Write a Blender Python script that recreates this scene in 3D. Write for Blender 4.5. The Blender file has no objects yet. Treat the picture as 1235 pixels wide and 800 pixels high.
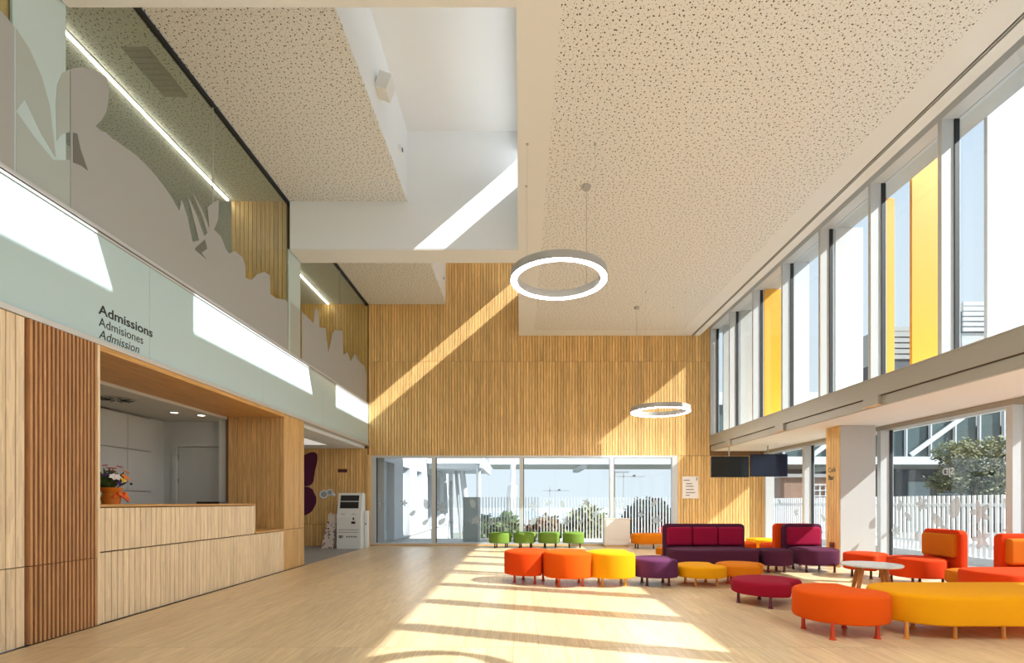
import bpy, bmesh, math, random
from mathutils import Vector, Matrix
from mathutils.geometry import tessellate_polygon

random.seed(7)
R = math.radians
S = bpy.context.scene
COL = S.collection

# ------------------------------------------------------------------ camera
F, PX, PY, EYE = 615.0, 627.0, 606.0, 1.13          # focal length / vanishing point in the 1235x800 frame
cam_d = bpy.data.cameras.new('camera')
cam = bpy.data.objects.new('camera', cam_d); COL.objects.link(cam)
cam.location = (0, 0, EYE); cam.rotation_euler = (R(90), 0, 0)
cam_d.sensor_fit = 'HORIZONTAL'; cam_d.sensor_width = 36.0
cam_d.lens = F / 1235 * 36
cam_d.shift_x = (617.5 - PX) / 1235
cam_d.shift_y = (PY - 400) / 1235
cam_d.clip_start = 0.05; cam_d.clip_end = 6000
S.camera = cam

# ------------------------------------------------------------------ world, sun, exposure
S.view_settings.view_transform = 'Standard'
S.view_settings.look = 'None'
S.view_settings.gamma = 1.0
S.view_settings.use_curve_mapping = False
S.view_settings.exposure = 0.52
S.cycles.max_bounces = 14
S.cycles.diffuse_bounces = 8
S.cycles.glossy_bounces = 4
S.cycles.transparent_max_bounces = 24
S.cycles.sample_clamp_indirect = 8.0
W = bpy.data.worlds.new('sky'); S.world = W; W.use_nodes = True
nt = W.node_tree; nt.nodes.clear()
wo = nt.nodes.new('ShaderNodeOutputWorld'); bg = nt.nodes.new('ShaderNodeBackground')
tc = nt.nodes.new('ShaderNodeTexCoord'); sp = nt.nodes.new('ShaderNodeSeparateXYZ'); cr = nt.nodes.new('ShaderNodeValToRGB')
nt.links.new(tc.outputs['Generated'], sp.inputs[0]); nt.links.new(sp.outputs['Z'], cr.inputs[0])
cr.color_ramp.elements[0].position = 0.0; cr.color_ramp.elements[0].color = (0.74, 0.83, 0.91, 1)
cr.color_ramp.elements[1].position = 0.9; cr.color_ramp.elements[1].color = (0.50, 0.66, 0.90, 1)
e = cr.color_ramp.elements.new(0.3); e.color = (0.70, 0.81, 0.92, 1)
nt.links.new(cr.outputs[0], bg.inputs[0]); nt.links.new(bg.outputs[0], wo.inputs[0])
bg.inputs[1].default_value = 0.88
SUN = Vector((-1.0, 0.36, -0.86)).normalized()
sd = bpy.data.lights.new('sun', 'SUN'); so = bpy.data.objects.new('sun', sd); COL.objects.link(so)
so.rotation_euler = SUN.to_track_quat('-Z', 'Y').to_euler(); so.location = (30, -10, 30)
sd.energy = 8.0; sd.angle = R(0.55); sd.color = (1.0, 0.99, 0.97)

# ------------------------------------------------------------------ materials
MATS = {}
def nodes(name):
    m = bpy.data.materials.new(name); m.use_nodes = True
    t = m.node_tree; b = t.nodes['Principled BSDF']; MATS[name] = m
    return m, t, b
def srgb(r, g, b):
    f = lambda c: (c / 255 / 12.92) if c / 255 <= 0.04045 else ((c / 255 + 0.055) / 1.055) ** 2.4
    return (f(r), f(g), f(b), 1)
def plain(name, c, rough=0.5, metal=0.0, vary=0.0, bump=0.0, bscale=200, spec=0.5, sheen=0.0):
    m, t, b = nodes(name)
    b.inputs['Base Color'].default_value = c; b.inputs['Roughness'].default_value = rough
    b.inputs['Metallic'].default_value = metal; b.inputs['Specular IOR Level'].default_value = spec
    if sheen: b.inputs['Sheen Weight'].default_value = sheen
    co = t.nodes.new('ShaderNodeTexCoord')
    if vary:
        n = t.nodes.new('ShaderNodeTexNoise'); n.inputs['Scale'].default_value = 3.0; n.inputs['Detail'].default_value = 6
        t.links.new(co.outputs['Object'], n.inputs['Vector'])
        mx = t.nodes.new('ShaderNodeMix'); mx.data_type = 'RGBA'
        mx.inputs[6].default_value = tuple(x * (1 - vary) for x in c[:3]) + (1,)
        mx.inputs[7].default_value = tuple(min(1, x * (1 + vary)) for x in c[:3]) + (1,)
        t.links.new(n.outputs['Fac'], mx.inputs[0]); t.links.new(mx.outputs[2], b.inputs['Base Color'])
    if bump:
        n2 = t.nodes.new('ShaderNodeTexNoise'); n2.inputs['Scale'].default_value = bscale
        t.links.new(co.outputs['Object'], n2.inputs['Vector'])
        bp = t.nodes.new('ShaderNodeBump'); bp.inputs['Strength'].default_value = bump; bp.inputs['Distance'].default_value = 0.002
        t.links.new(n2.outputs['Fac'], bp.inputs['Height']); t.links.new(bp.outputs[0], b.inputs['Normal'])
    return m
def wood(name, base, axis, rough=0.45, spread=0.22, knots=True):
    """bamboo laminate: fine strips along `axis`, per-piece tone from Object Info random"""
    m, t, b = nodes(name)
    L = t.links.new; N = t.nodes.new
    co = N('ShaderNodeTexCoord'); oi = N('ShaderNodeObjectInfo')
    sc = N('ShaderNodeVectorMath'); sc.operation = 'MULTIPLY'
    sc.inputs[1].default_value = {'x': (2.0, 90, 90), 'y': (90, 2.0, 90), 'z': (90, 90, 2.0)}[axis]
    L(co.outputs['Object'], sc.inputs[0])
    off = N('ShaderNodeVectorMath'); off.operation = 'ADD'
    cm = N('ShaderNodeCombineXYZ'); mu = N('ShaderNodeMath'); mu.operation = 'MULTIPLY'; mu.inputs[1].default_value = 500
    L(oi.outputs['Random'], mu.inputs[0]); L(mu.outputs[0], cm.inputs[0]); L(mu.outputs[0], cm.inputs[1]); L(mu.outputs[0], cm.inputs[2])
    L(sc.outputs[0], off.inputs[0]); L(cm.outputs[0], off.inputs[1])
    n = N('ShaderNodeTexNoise'); n.inputs['Scale'].default_value = 1.0; n.inputs['Detail'].default_value = 3
    L(off.outputs[0], n.inputs['Vector'])
    sc2 = N('ShaderNodeVectorMath'); sc2.operation = 'MULTIPLY'
    sc2.inputs[1].default_value = {'x': (5.0, 60, 60), 'y': (60, 5.0, 60), 'z': (60, 60, 5.0)}[axis]
    L(co.outputs['Object'], sc2.inputs[0])
    n2 = N('ShaderNodeTexVoronoi'); n2.inputs['Scale'].default_value = 1.0
    off2 = N('ShaderNodeVectorMath'); off2.operation = 'ADD'; L(sc2.outputs[0], off2.inputs[0]); L(cm.outputs[0], off2.inputs[1])
    L(off2.outputs[0], n2.inputs['Vector'])
    c = base[:3]
    dark = tuple(x * (1 - spread) * f for x, f in zip(c, (1, .94, .85))) + (1,)
    lite = tuple(min(1, x * (1 + spread * .7)) for x in c) + (1,)
    m1 = N('ShaderNodeMix'); m1.data_type = 'RGBA'; m1.inputs[6].default_value = dark; m1.inputs[7].default_value = lite
    rp = N('ShaderNodeMapRange'); rp.inputs[1].default_value = 0.3; rp.inputs[2].default_value = 0.7
    L(n.outputs['Fac'], rp.inputs[0]); L(rp.outputs[0], m1.inputs[0])
    # strip tone
    hs = N('ShaderNodeHueSaturation')
    sep = N('ShaderNodeSeparateColor'); L(n2.outputs['Color'], sep.inputs[0])
    mr = N('ShaderNodeMapRange'); mr.inputs[3].default_value = 0.90; mr.inputs[4].default_value = 1.08; L(sep.outputs[0], mr.inputs[0])
    mr2 = N('ShaderNodeMapRange'); mr2.inputs[3].default_value = 1 - spread * .5; mr2.inputs[4].default_value = 1 + spread * .45; L(oi.outputs['Random'], mr2.inputs[0])
    mm = N('ShaderNodeMath'); mm.operation = 'MULTIPLY'; L(mr.outputs[0], mm.inputs[0]); L(mr2.outputs[0], mm.inputs[1])
    L(mm.outputs[0], hs.inputs['Value']); L(m1.outputs[2], hs.inputs['Color']); L(hs.outputs[0], b.inputs['Base Color'])
    b.inputs['Roughness'].default_value = rough; b.inputs['Specular IOR Level'].default_value = 0.35
    return m
def glass(name, tint=(1, 1, 1), refl=0.05, edge=0.6):
    m, t, b = nodes(name); t.nodes.remove(b)
    N = t.nodes.new; L = t.links.new
    out = t.nodes['Material Output']
    tr = N('ShaderNodeBsdfTransparent'); tr.inputs[0].default_value = tint + (1,)
    gl = N('ShaderNodeBsdfGlossy'); gl.inputs['Roughness'].default_value = 0.0; gl.inputs[0].default_value = (1, 1, 1, 1)
    lw = N('ShaderNodeLayerWeight'); lw.inputs[0].default_value = 0.5
    pw = N('ShaderNodeMath'); pw.operation = 'POWER'; pw.inputs[1].default_value = 4.0; L(lw.outputs['Facing'], pw.inputs[0])
    ma = N('ShaderNodeMath'); ma.operation = 'MULTIPLY_ADD'; ma.inputs[1].default_value = edge; ma.inputs[2].default_value = refl; L(pw.outputs[0], ma.inputs[0])
    mx = N('ShaderNodeMixShader'); L(ma.outputs[0], mx.inputs[0]); L(tr.outputs[0], mx.inputs[1]); L(gl.outputs[0], mx.inputs[2])
    L(mx.outputs[0], out.inputs[0])
    return m
def film(name, c, see=0.15):
    m, t, b = nodes(name)
    N = t.nodes.new; L = t.links.new
    b.inputs['Base Color'].default_value = c; b.inputs['Roughness'].default_value = 0.7
    tr = N('ShaderNodeBsdfTransparent'); mx = N('ShaderNodeMixShader'); mx.inputs[0].default_value = see
    L(b.outputs[0], mx.inputs[1]); L(tr.outputs[0], mx.inputs[2]); L(mx.outputs[0], t.nodes['Material Output'].inputs[0])
    return m
def emit(name, c, s):
    m, t, b = nodes(name)
    b.inputs['Base Color'].default_value = (0.8, 0.8, 0.8, 1)
    b.inputs['Emission Color'].default_value = c; b.inputs['Emission Strength'].default_value = s
    return m
def perforated(name, c):
    m, t, b = nodes(name)
    N = t.nodes.new; L = t.links.new
    co = N('ShaderNodeTexCoord'); fac = None
    for scale, r, off in ((14.0, 0.115, 0.0), (22.0, 0.095, 3.3), (25.0, 0.07, 7.7)):
        mp = N('ShaderNodeVectorMath'); mp.operation = 'ADD'; mp.inputs[1].default_value = (off, off * 1.7, 0); L(co.outputs['Object'], mp.inputs[0])
        v = N('ShaderNodeTexVoronoi'); v.voronoi_dimensions = '2D'; v.inputs['Scale'].default_value = scale; v.inputs['Randomness'].default_value = 0.8
        L(mp.outputs[0], v.inputs['Vector'])
        lt = N('ShaderNodeMath'); lt.operation = 'LESS_THAN'; lt.inputs[1].default_value = r; L(v.outputs['Distance'], lt.inputs[0])
        if fac is None: fac = lt.outputs[0]
        else:
            mxx = N('ShaderNodeMath'); mxx.operation = 'MAXIMUM'; L(fac, mxx.inputs[0]); L(lt.outputs[0], mxx.inputs[1]); fac = mxx.outputs[0]
    mx = N('ShaderNodeMix'); mx.data_type = 'RGBA'; mx.inputs[6].default_value = c; mx.inputs[7].default_value = (0.10, 0.075, 0.05, 1)
    L(fac, mx.inputs[0]); L(mx.outputs[2], b.inputs['Base Color'])
    bp = N('ShaderNodeBump'); bp.invert = True; bp.inputs['Strength'].default_value = 0.4; bp.inputs['Distance'].default_value = 0.005
    L(fac, bp.inputs['Height']); L(bp.outputs[0], b.inputs['Normal'])
    b.inputs['Roughness'].default_value = 0.85; b.inputs['Specular IOR Level'].default_value = 0.2
    return m

WOODV = wood('bamboo_vertical', srgb(210, 170, 112), 'z')
WOODB = wood('bamboo_wall_vertical', srgb(232, 192, 128), 'z', spread=0.24)
WOODC = wood('bamboo_counter', srgb(238, 216, 182), 'z', spread=0.12)
WOODL = wood('bamboo_louvre', srgb(200, 150, 104), 'z')
WOODY = wood('bamboo_along_depth', srgb(206, 160, 100), 'y')
WOODX = wood('bamboo_along_width', srgb(216, 176, 120), 'x')
FLOORW = wood('bamboo_floor', srgb(216, 192, 154), 'y', rough=0.32, spread=0.14)
DARK = plain('shadow_gap', (0.06, 0.04, 0.025, 1), 0.9)
BACKING = plain('wood_backing', (0.20, 0.11, 0.05, 1), 0.9)
PLASTER = plain('cream_plaster', (0.74, 0.75, 0.74, 1), 0.9, vary=0.015, spec=0.2)
WHITE = plain('white_plaster', (0.80, 0.83, 0.85, 1), 0.9, vary=0.01, spec=0.2)
PERF = perforated('perforated_plaster', (0.74, 0.75, 0.74, 1))
GREEN = plain('pale_green_backed_glass', (0.52, 0.69, 0.72, 1), 0.12, spec=0.5)
GREENF = plain('frosted_green_glass', (0.54, 0.68, 0.69, 1), 0.25)
ALU = plain('aluminium', (0.62, 0.62, 0.60, 1), 0.45, metal=0.3, vary=0.03)
ALUW = plain('pale_grey_paint', (0.56, 0.58, 0.59, 1), 0.45)
BEIGE = plain('warm_grey_metal', (0.37, 0.355, 0.31, 1), 0.5, metal=0.15, vary=0.04)
GASKET = plain('black_gasket', (0.015, 0.017, 0.02, 1), 0.6)
GLASS = glass('clear_glass', (0.91, 0.93, 0.925), 0.03, 0.25)
GLASSC = glass('untinted_glass', (0.99, 0.99, 0.99), 0.03, 0.2)
GLASSG = glass('tinted_gallery_glass', (0.80, 0.82, 0.74), 0.05, 0.35)
FILM = film('grey_frosted_film', (0.45, 0.46, 0.45, 1), 0.10)
STICK = film('white_frosted_sticker', (0.52, 0.58, 0.61, 1), 0.45)
LED = emit('led_white', (1, 0.95, 0.86, 1), 6.0)
LEDS = emit('led_strip', (1, 0.96, 0.88, 1), 18.0)
RING = emit('ring_led', (1, 0.98, 0.95, 1), 64.0)
GREYM = plain('lamp_grey', (0.42, 0.41, 0.39, 1), 0.45, metal=0.2)
BLACK = plain('black_plastic', (0.012, 0.012, 0.014, 1), 0.35)
INK = plain('black_ink', (0.012, 0.014, 0.014, 1), 0.6)
CONC = plain('pale_concrete', (0.50, 0.50, 0.48, 1), 0.9, vary=0.1, bump=0.2, bscale=40)
RECW = plain('reception_white', (0.62, 0.63, 0.60, 1), 0.8)
GREYFL = plain('grey_lobby_floor', (0.30, 0.29, 0.28, 1), 0.6, vary=0.1)
BARW = plain('bright_white_paint', (0.88, 0.89, 0.90, 1), 0.6)
EXTW = plain('exterior_white', (0.70, 0.725, 0.75, 1), 0.85, vary=0.02)
YELL = plain('yellow_fin_paint', srgb(244, 172, 24), 0.4)
def fabric(name, c): return plain(name, srgb(*c), 0.85, bump=0.25, bscale=600, spec=0.15)
FAB = {'orangered': fabric('fabric_orange_red', (212, 66, 8)), 'orange': fabric('fabric_orange', (222, 84, 6)),
       'yellow': fabric('fabric_yellow', (230, 156, 8)), 'amber': fabric('fabric_amber', (214, 120, 12)),
       'tan': fabric('fabric_tan_orange', (192, 104, 16)),
       'purple': fabric('fabric_purple', (80, 34, 58)), 'violet': fabric('fabric_violet', (94, 46, 80)),
       'crimson': fabric('fabric_crimson', (150, 18, 44)), 'magenta': fabric('fabric_magenta', (150, 18, 56)),
       'green': fabric('fabric_green', (108, 138, 56)), 'red': fabric('fabric_red_orange', (200, 56, 6))}
LEGM = {k: plain('leg_' + k, v, 0.4, metal=0.1) for k, v in {
    'orangered': srgb(200, 62, 24), 'orange': srgb(222, 96, 28), 'yellow': srgb(230, 176, 40), 'amber': srgb(212, 140, 60),
    'purple': srgb(92, 40, 44), 'crimson': srgb(98, 38, 56), 'green': srgb(40, 44, 36), 'dark': srgb(80, 34, 30)}.items()}

# ------------------------------------------------------------------ helpers
MESH = {}
def wloc(o):
    v = Vector((0, 0, 0))
    while o is not None: v += o.location; o = o.parent
    return v
def tag(o, label=None, cat=None, group=None, kind=None):
    if label: o['label'] = label
    if cat: o['category'] = cat
    if group: o['group'] = group
    if kind: o['kind'] = kind
    return o
def empty(name, loc, label=None, cat=None, group=None, rz=0, parent=None):
    o = bpy.data.objects.new(name, None); COL.objects.link(o); o.empty_display_size = 0.1
    o.location = loc; o.rotation_euler = (0, 0, rz)
    if parent: o.parent = parent
    return tag(o, label, cat, group)
def link(name, me, mat, loc=(0, 0, 0), parent=None, local=False):
    if mat is not None and not me.materials: me.materials.append(mat)
    o = bpy.data.objects.new(name, me); COL.objects.link(o)
    o.location = Vector(loc)
    if parent is not None:
        o.parent = parent
        if not local: o.location = Vector(loc) - wloc(parent)
    return o
def boxmesh(dx, dy, dz, mat, bev=0.0):
    key = ('box', round(dx, 4), round(dy, 4), round(dz, 4), mat.name, bev)
    if key in MESH: return MESH[key]
    me = bpy.data.meshes.new('box')
    bm = bmesh.new(); bmesh.ops.create_cube(bm, size=1)
    bmesh.ops.scale(bm, vec=(dx, dy, dz), verts=bm.verts)
    if bev: bmesh.ops.bevel(bm, geom=bm.edges[:], offset=bev, segments=2 if bev > .004 else 1, affect='EDGES', profile=0.6)
    bm.to_mesh(me); bm.free(); me.materials.append(mat); MESH[key] = me
    return me
def box(name, x0, x1, y0, y1, z0, z1, mat, parent=None, bev=0.0, local=False):
    me = boxmesh(abs(x1 - x0), abs(y1 - y0), abs(z1 - z0), mat, bev)
    return link(name, me, mat, ((x0 + x1) / 2, (y0 + y1) / 2, (z0 + z1) / 2), parent, local)
def struct(name, *a, **k):
    o = box(name, *a, **k); o['kind'] = 'structure'; return o
class MB:
    """collect shapes for ONE part"""
    def __init__(s): s.bm = bmesh.new()
    def box(s, x0, x1, y0, y1, z0, z1, bev=0, rot=None, piv=None):
        r = bmesh.ops.create_cube(s.bm, size=1)['verts']
        bmesh.ops.scale(s.bm, vec=(x1 - x0, y1 - y0, z1 - z0), verts=r)
        bmesh.ops.translate(s.bm, vec=((x0 + x1) / 2, (y0 + y1) / 2, (z0 + z1) / 2), verts=r)
        if rot is not None: bmesh.ops.rotate(s.bm, cent=piv or (0, 0, 0), matrix=rot, verts=r)
        if bev:
            ed = {e for v in r for e in v.link_edges}
            bmesh.ops.bevel(s.bm, geom=list(ed), offset=bev, segments=2, affect='EDGES', profile=0.6)
        return s
    def tube(s, p, q, r0, r1=None, n=10, caps=True):
        p, q = Vector(p), Vector(q); r1 = r0 if r1 is None else r1
        d = (q - p).normalized(); a = d.orthogonal().normalized(); b = d.cross(a)
        A = [s.bm.verts.new(p + (a * math.cos(t) + b * math.sin(t)) * r0) for t in [2 * math.pi * i / n for i in range(n)]]
        B = [s.bm.verts.new(q + (a * math.cos(t) + b * math.sin(t)) * r1) for t in [2 * math.pi * i / n for i in range(n)]]
        for i in range(n): s.bm.faces.new((A[i], A[(i + 1) % n], B[(i + 1) % n], B[i]))
        if caps: s.bm.faces.new(A[::-1]); s.bm.faces.new(B)
        return s
    def lathe(s, prof, n=24, c=(0, 0)):
        rings = []
        for r, z in prof:
            if r < 1e-5: rings.append([s.bm.verts.new((c[0], c[1], z))])
            else: rings.append([s.bm.verts.new((c[0] + r * math.cos(2 * math.pi * i / n), c[1] + r * math.sin(2 * math.pi * i / n), z)) for i in range(n)])
        for a, b in zip(rings, rings[1:]):
            for i in range(n):
                j = (i + 1) % n
                if len(a) == 1 and len(b) == 1: continue
                if len(a) == 1: s.bm.faces.new((a[0], b[j], b[i]))
                elif len(b) == 1: s.bm.faces.new((a[i], a[j], b[0]))
                else: s.bm.faces.new((a[i], a[j], b[j], b[i]))
        return s
    def prism(s, pts, d0, d1, plane='xy'):
        """extrude a polygon; plane xy -> along z, yz -> along x, xz -> along y"""
        f = {'xy': lambda u, v, w: (u, v, w), 'yz': lambda u, v, w: (w, u, v), 'xz': lambda u, v, w: (u, w, v)}[plane]
        A = [s.bm.verts.new(f(u, v, d0)) for u, v in pts]; B = [s.bm.verts.new(f(u, v, d1)) for u, v in pts]
        n = len(pts)
        for i in range(n): s.bm.faces.new((A[i], A[(i + 1) % n], B[(i + 1) % n], B[i]))
        for tri in tessellate_polygon([[Vector((u, v, 0)) for u, v in pts]]):
            s.bm.faces.new([A[i] for i in tri]); s.bm.faces.new([B[i] for i in tri[::-1]])
        return s
    def loft(s, rings, cap=True):
        vs = [[s.bm.verts.new(p) for p in r] for r in rings]; n = len(vs[0])
        for a, b in zip(vs, vs[1:]):
            for i in range(n): s.bm.faces.new((a[i], a[(i + 1) % n], b[(i + 1) % n], b[i]))
        if cap:
            for r, fl in ((rings[0], True), (rings[-1], False)):
                v = vs[0] if fl else vs[-1]
                for tri in tessellate_polygon([[Vector((p[0], p[1], 0)) for p in r]]):
                    s.bm.faces.new([v[i] for i in (tri[::-1] if fl else tri)])
        return s
    def mesh(s, name='part', smooth=False):
        bmesh.ops.recalc_face_normals(s.bm, faces=s.bm.faces[:])
        me = bpy.data.meshes.new(name); s.bm.to_mesh(me); s.bm.free()
        if smooth:
            me.polygons.foreach_set('use_smooth', [True] * len(me.polygons))
            me.set_sharp_from_angle(angle=R(40))
        return me
    def build(s, name, mat, parent=None, smooth=False, loc=None):
        me = s.mesh(name, smooth)
        vs = [v.co.copy() for v in me.vertices]
        if parent is None or loc is not None:
            c = Vector(loc) if loc is not None else Vector(((min(v.x for v in vs) + max(v.x for v in vs)) / 2, (min(v.y for v in vs) + max(v.y for v in vs)) / 2, min(v.z for v in vs)))
            for v in me.vertices: v.co -= c
            return link(name, me, mat, c, parent)
        w = wloc(parent)
        for v in me.vertices: v.co -= w
        return link(name, me, mat, (0, 0, 0), parent, local=True)
def text(name, body, size, mat, loc, mtx, parent=None, bold=0.0, shear=0.0, fit=None):
    cu = bpy.data.curves.new(name, 'FONT'); cu.body = body; cu.size = size; cu.extrude = 0.0006; cu.offset = bold; cu.shear = shear
    cu.resolution_u = 3
    t = bpy.data.objects.new(name, cu); COL.objects.link(t)
    dg = bpy.context.evaluated_depsgraph_get()
    me = bpy.data.meshes.new_from_object(t.evaluated_get(dg))
    bpy.data.objects.remove(t); me.materials.clear()
    if fit:
        w = max(v.co.x for v in me.vertices) - min(v.co.x for v in me.vertices)
        for v in me.vertices: v.co.x *= fit / w
    me.transform(mtx)
    return link(name, me, mat, loc, parent)
M_LEFT = Matrix(((0, 0, 1, 0), (1, 0, 0, 0), (0, 1, 0, 0), (0, 0, 0, 1)))     # reads along +Y on a wall facing +X
M_BACK = Matrix(((1, 0, 0, 0), (0, 0, -1, 0), (0, 1, 0, 0), (0, 0, 0, 1)))    # reads along +X on a wall facing -Y
M_COLR = Matrix(((0, 0, -1, 0), (-1, 0, 0, 0), (0, 1, 0, 0), (0, 0, 0, 1)))   # reads along -Y on a wall facing -X
def slatmesh(w, t, h, mat, axis):
    """one board with eased front edges; axis = wall normal ('-y','+x','-x')"""
    key = ('slat', round(w, 4), round(t, 4), round(h, 4), mat.name, axis)
    if key in MESH: return MESH[key]
    c = min(0.004, w * .12)
    pts = [(-w / 2, 0), (w / 2, 0), (w / 2, t - c), (w / 2 - c, t), (-w / 2 + c, t), (-w / 2, t - c)]
    m = MB()
    f = {'-y': lambda u, v: (u, -v), '+x': lambda u, v: (v, u), '-x': lambda u, v: (-v, u)}[axis]
    m.prism([f(u, v) for u, v in pts], -h / 2, h / 2)
    me = m.mesh('slat'); me.materials.append(mat); MESH[key] = me
    return me
def slats_y(parent, x, y0, y1, z0, z1, pitch, mat, t=0.012, gap=0.006, axis='+x', name='slat'):
    n = max(1, round((y1 - y0) / pitch)); p = (y1 - y0) / n
    for i in range(n):
        link(name, slatmesh(p - gap, t, z1 - z0, mat, axis), mat, (x, y0 + (i + .5) * p, (z0 + z1) / 2), parent)
def slats_x(parent, y, x0, x1, z0, z1, pitch, mat, t=0.012, gap=0.006, name='slat'):
    n = max(1, round((x1 - x0) / pitch)); p = (x1 - x0) / n
    for i in range(n):
        link(name, slatmesh(p - gap, t, z1 - z0, mat, '-y'), mat, (x0 + (i + .5) * p, y, (z0 + z1) / 2), parent)
def px_left(x, y, X=-3.93):                                  # photo pixel -> (Y, Z) on the left wall plane
    Y = F * X / (x - PX); return (Y, EYE + (PY - y) * Y / F)
def floor_pt(x, y):
    Y = F * EYE / (y - PY); return ((x - PX) * Y / F, Y)

# ------------------------------------------------------------------ key dimensions
XL, YB, XG, XI, XA = -3.93, 13.24, 5.10, 4.92, 6.50
ZS, ZF, ZCL, ZCR, ZW = 2.60, 3.70, 6.27, 5.46, 7.47
YF = -4.0                                                   # unseen front behind the camera; its glazing is added for fill light
BEAMS = [(-0.77, -0.30), (3.97, 4.44), (8.71, 9.18)]
WELLS = [(-0.30, 3.97), (4.44, 8.71), (9.18, YB)]
XW = -1.92
ZA = 2.46                                                   # alcove ceiling

# ------------------------------------------------------------------ floor
fl = struct('floor', XL - 0.02, XA + 0.5, YF, YB + 0.2, -0.30, -0.021, BACKING)
PW = 0.20
ncol = int((XA - (-3.85)) / PW) + 1
for i in range(ncol):
    xa = -3.85 + i * PW; xb = min(xa + PW - 0.0015, XA - 0.01)
    ys = [3.97 + 0.002]
    y = 3.97 + 0.4 + 2.2 * ((i * 0.37) % 1.0)
    while y < YB - 0.6: ys.append(y); y += 2.44
    ys.append(YB)
    for a, b in zip(ys, ys[1:]): box('plank', xa, xb, a, b - 0.0015, -0.02, 0, FLOORW, fl)
    box('plank', xa, xb, 1.55, 3.97 - 0.003, -0.02, 0, FLOORW, fl)
box('near_boards', -3.85, XA - 0.01, YF, 1.547, -0.02, 0, FLOORW, fl)
struct('floor_lobby', -7.2, -3.852, 9.22, YB, -0.30, 0.0, GREYFL)
struct('floor_reception', -7.2, -3.95, 4.0, 9.2, -0.30, 0.0, GREYFL)

# ------------------------------------------------------------------ back wall
wb = struct('wall_back', -7.2, 5.10, YB + 0.02, YB + 0.30, 2.36, 7.6, BACKING)
box('lintel', 5.10, 6.5, YB + 0.02, YB + 0.30, 2.36, ZA - 0.002, BACKING, wb)
box('pier', -7.2, -3.90, YB + 0.02, YB + 0.30, 0, 2.36, BACKING, wb)
box('pier', 4.10, 6.5, YB + 0.02, YB + 0.30, 0, 2.36, BACKING, wb)
slats_x(wb, YB + 0.02, -3.93, 4.93, 2.345, 4.785, 0.0745, WOODB, t=0.02, gap=0.0095)
slats_x(wb, YB + 0.02, -3.93, 4.93, 4.793, 7.47, 0.0745, WOODB, t=0.02, gap=0.0095)
slats_x(wb, YB + 0.02, 4.10, 6.5, 0.0, 2.335, 0.0745, WOODB, t=0.02, gap=0.0095)
wbl = struct('wall_lobby', -7.2, XL, YB - 0.01, YB + 0.019, 0, 2.6, BACKING)
slats_x(wbl, YB - 0.01, -7.0, -3.95, 0.56, 2.52, 0.0745, WOODB, t=0.015, gap=0.0095)
slats_x(wbl, YB - 0.01, -7.0, -3.95, 0.0, 0.552, 0.0745, WOODB, t=0.015, gap=0.0095)
box('corner_post', -3.95, -3.87, YB - 0.05, YB + 0.0, 0, 2.36, WOODB, wbl)
wgl = struct('wall_gallery', -7.2, XL - 0.01, YB - 0.01, YB + 0.019, ZF, 6.4, BACKING)
slats_x(wgl, YB - 0.01, -6.5, XL - 0.02, ZF, 6.3, 0.0745, WOODB, t=0.015, gap=0.0095)

# back window: four panes
w1 = struct('window_1', -3.90, 4.10, YB + 0.0, YB + 0.14, 2.285, 2.345, ALU)
box('bottom_rail', -3.90, 4.10, YB - 0.0, YB + 0.14, 0.0, 0.075, ALU, w1)
box('sill_board', -3.87, 4.05, YB - 0.03, YB + 0.0, 0.0, 0.03, WOODX, w1)
for xa, xb in ((-3.90, -3.74), (3.96, 4.10)): box('jamb', xa, xb, YB, YB + 0.14, 0.075, 2.285, ALUW, w1)
for xm in (-2.24, 0.04, 2.39): box('mullion', xm - 0.05, xm + 0.05, YB, YB + 0.14, 0.075, 2.285, ALU, w1)
PANES = [(-3.74, -2.29), (-2.19, -0.01), (0.09, 2.34), (2.44, 3.96)]
for a, b in PANES:
    p = box('pane', a, b, YB + 0.07, YB + 0.08, 0.075, 2.285, GLASS, w1)
    box('gasket', a, a + 0.02, YB + 0.055, YB + 0.095, 0.075, 2.285, GASKET, w1)
# frosted leaf and flower stickers on glass
def flower_pts(r, k=5):
    return [(r * (0.72 + 0.28 * math.cos(k * t)) * math.cos(t), r * (0.72 + 0.28 * math.cos(k * t)) * math.sin(t)) for t in [2 * math.pi * i / 40 for i in range(40)]]
def leaf_pts(r, ang):
    o = []
    for i in range(24):
        t = 2 * math.pi * i / 24
        u, v = r * math.cos(t), 0.55 * r * math.sin(t) * (1 - 0.25 * math.cos(t))
        o.append((u * math.cos(ang) - v * math.sin(ang), u * math.sin(ang) + v * math.cos(ang)))
    return o
def pxb(x, y, Y): return ((x - PX) * Y / F, EYE + (PY - y) * Y / F)
for x, y, r, k in ((458, 608, .09, 0), (487, 607, .10, 5), (498, 619, .10, 1), (514, 608, .14, 2), (513, 630, .10, 1), (532, 612, .14, 5), (533, 629, .12, 1),
                   (570, 607, .13, 2), (574, 628, .13, 5), (592, 630, .10, 1), (642, 611, .13, 5), (662, 607, .09, 1), (678, 608, .10, 2), (682, 629, .14, 5), (643, 629, .12, 1),
                   (700, 630, .09, 1), (707, 606, .10, 5), (718, 620, .11, 1), (751, 610, .13, 5), (773, 621, .10, 5), (789, 607, .10, 1), (792, 628, .15, 5)):
    X, Z = pxb(x, y, YB + 0.065)
    pts = flower_pts(r, 5 if k == 5 else 6) if k in (0, 5) else leaf_pts(r, 0.8 if k == 1 else 1.9)
    MB().prism([(X + u, Z + v) for u, v in pts], YB + 0.066, YB + 0.0695, 'xz').build('leaf_sticker', STICK, w1)

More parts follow.
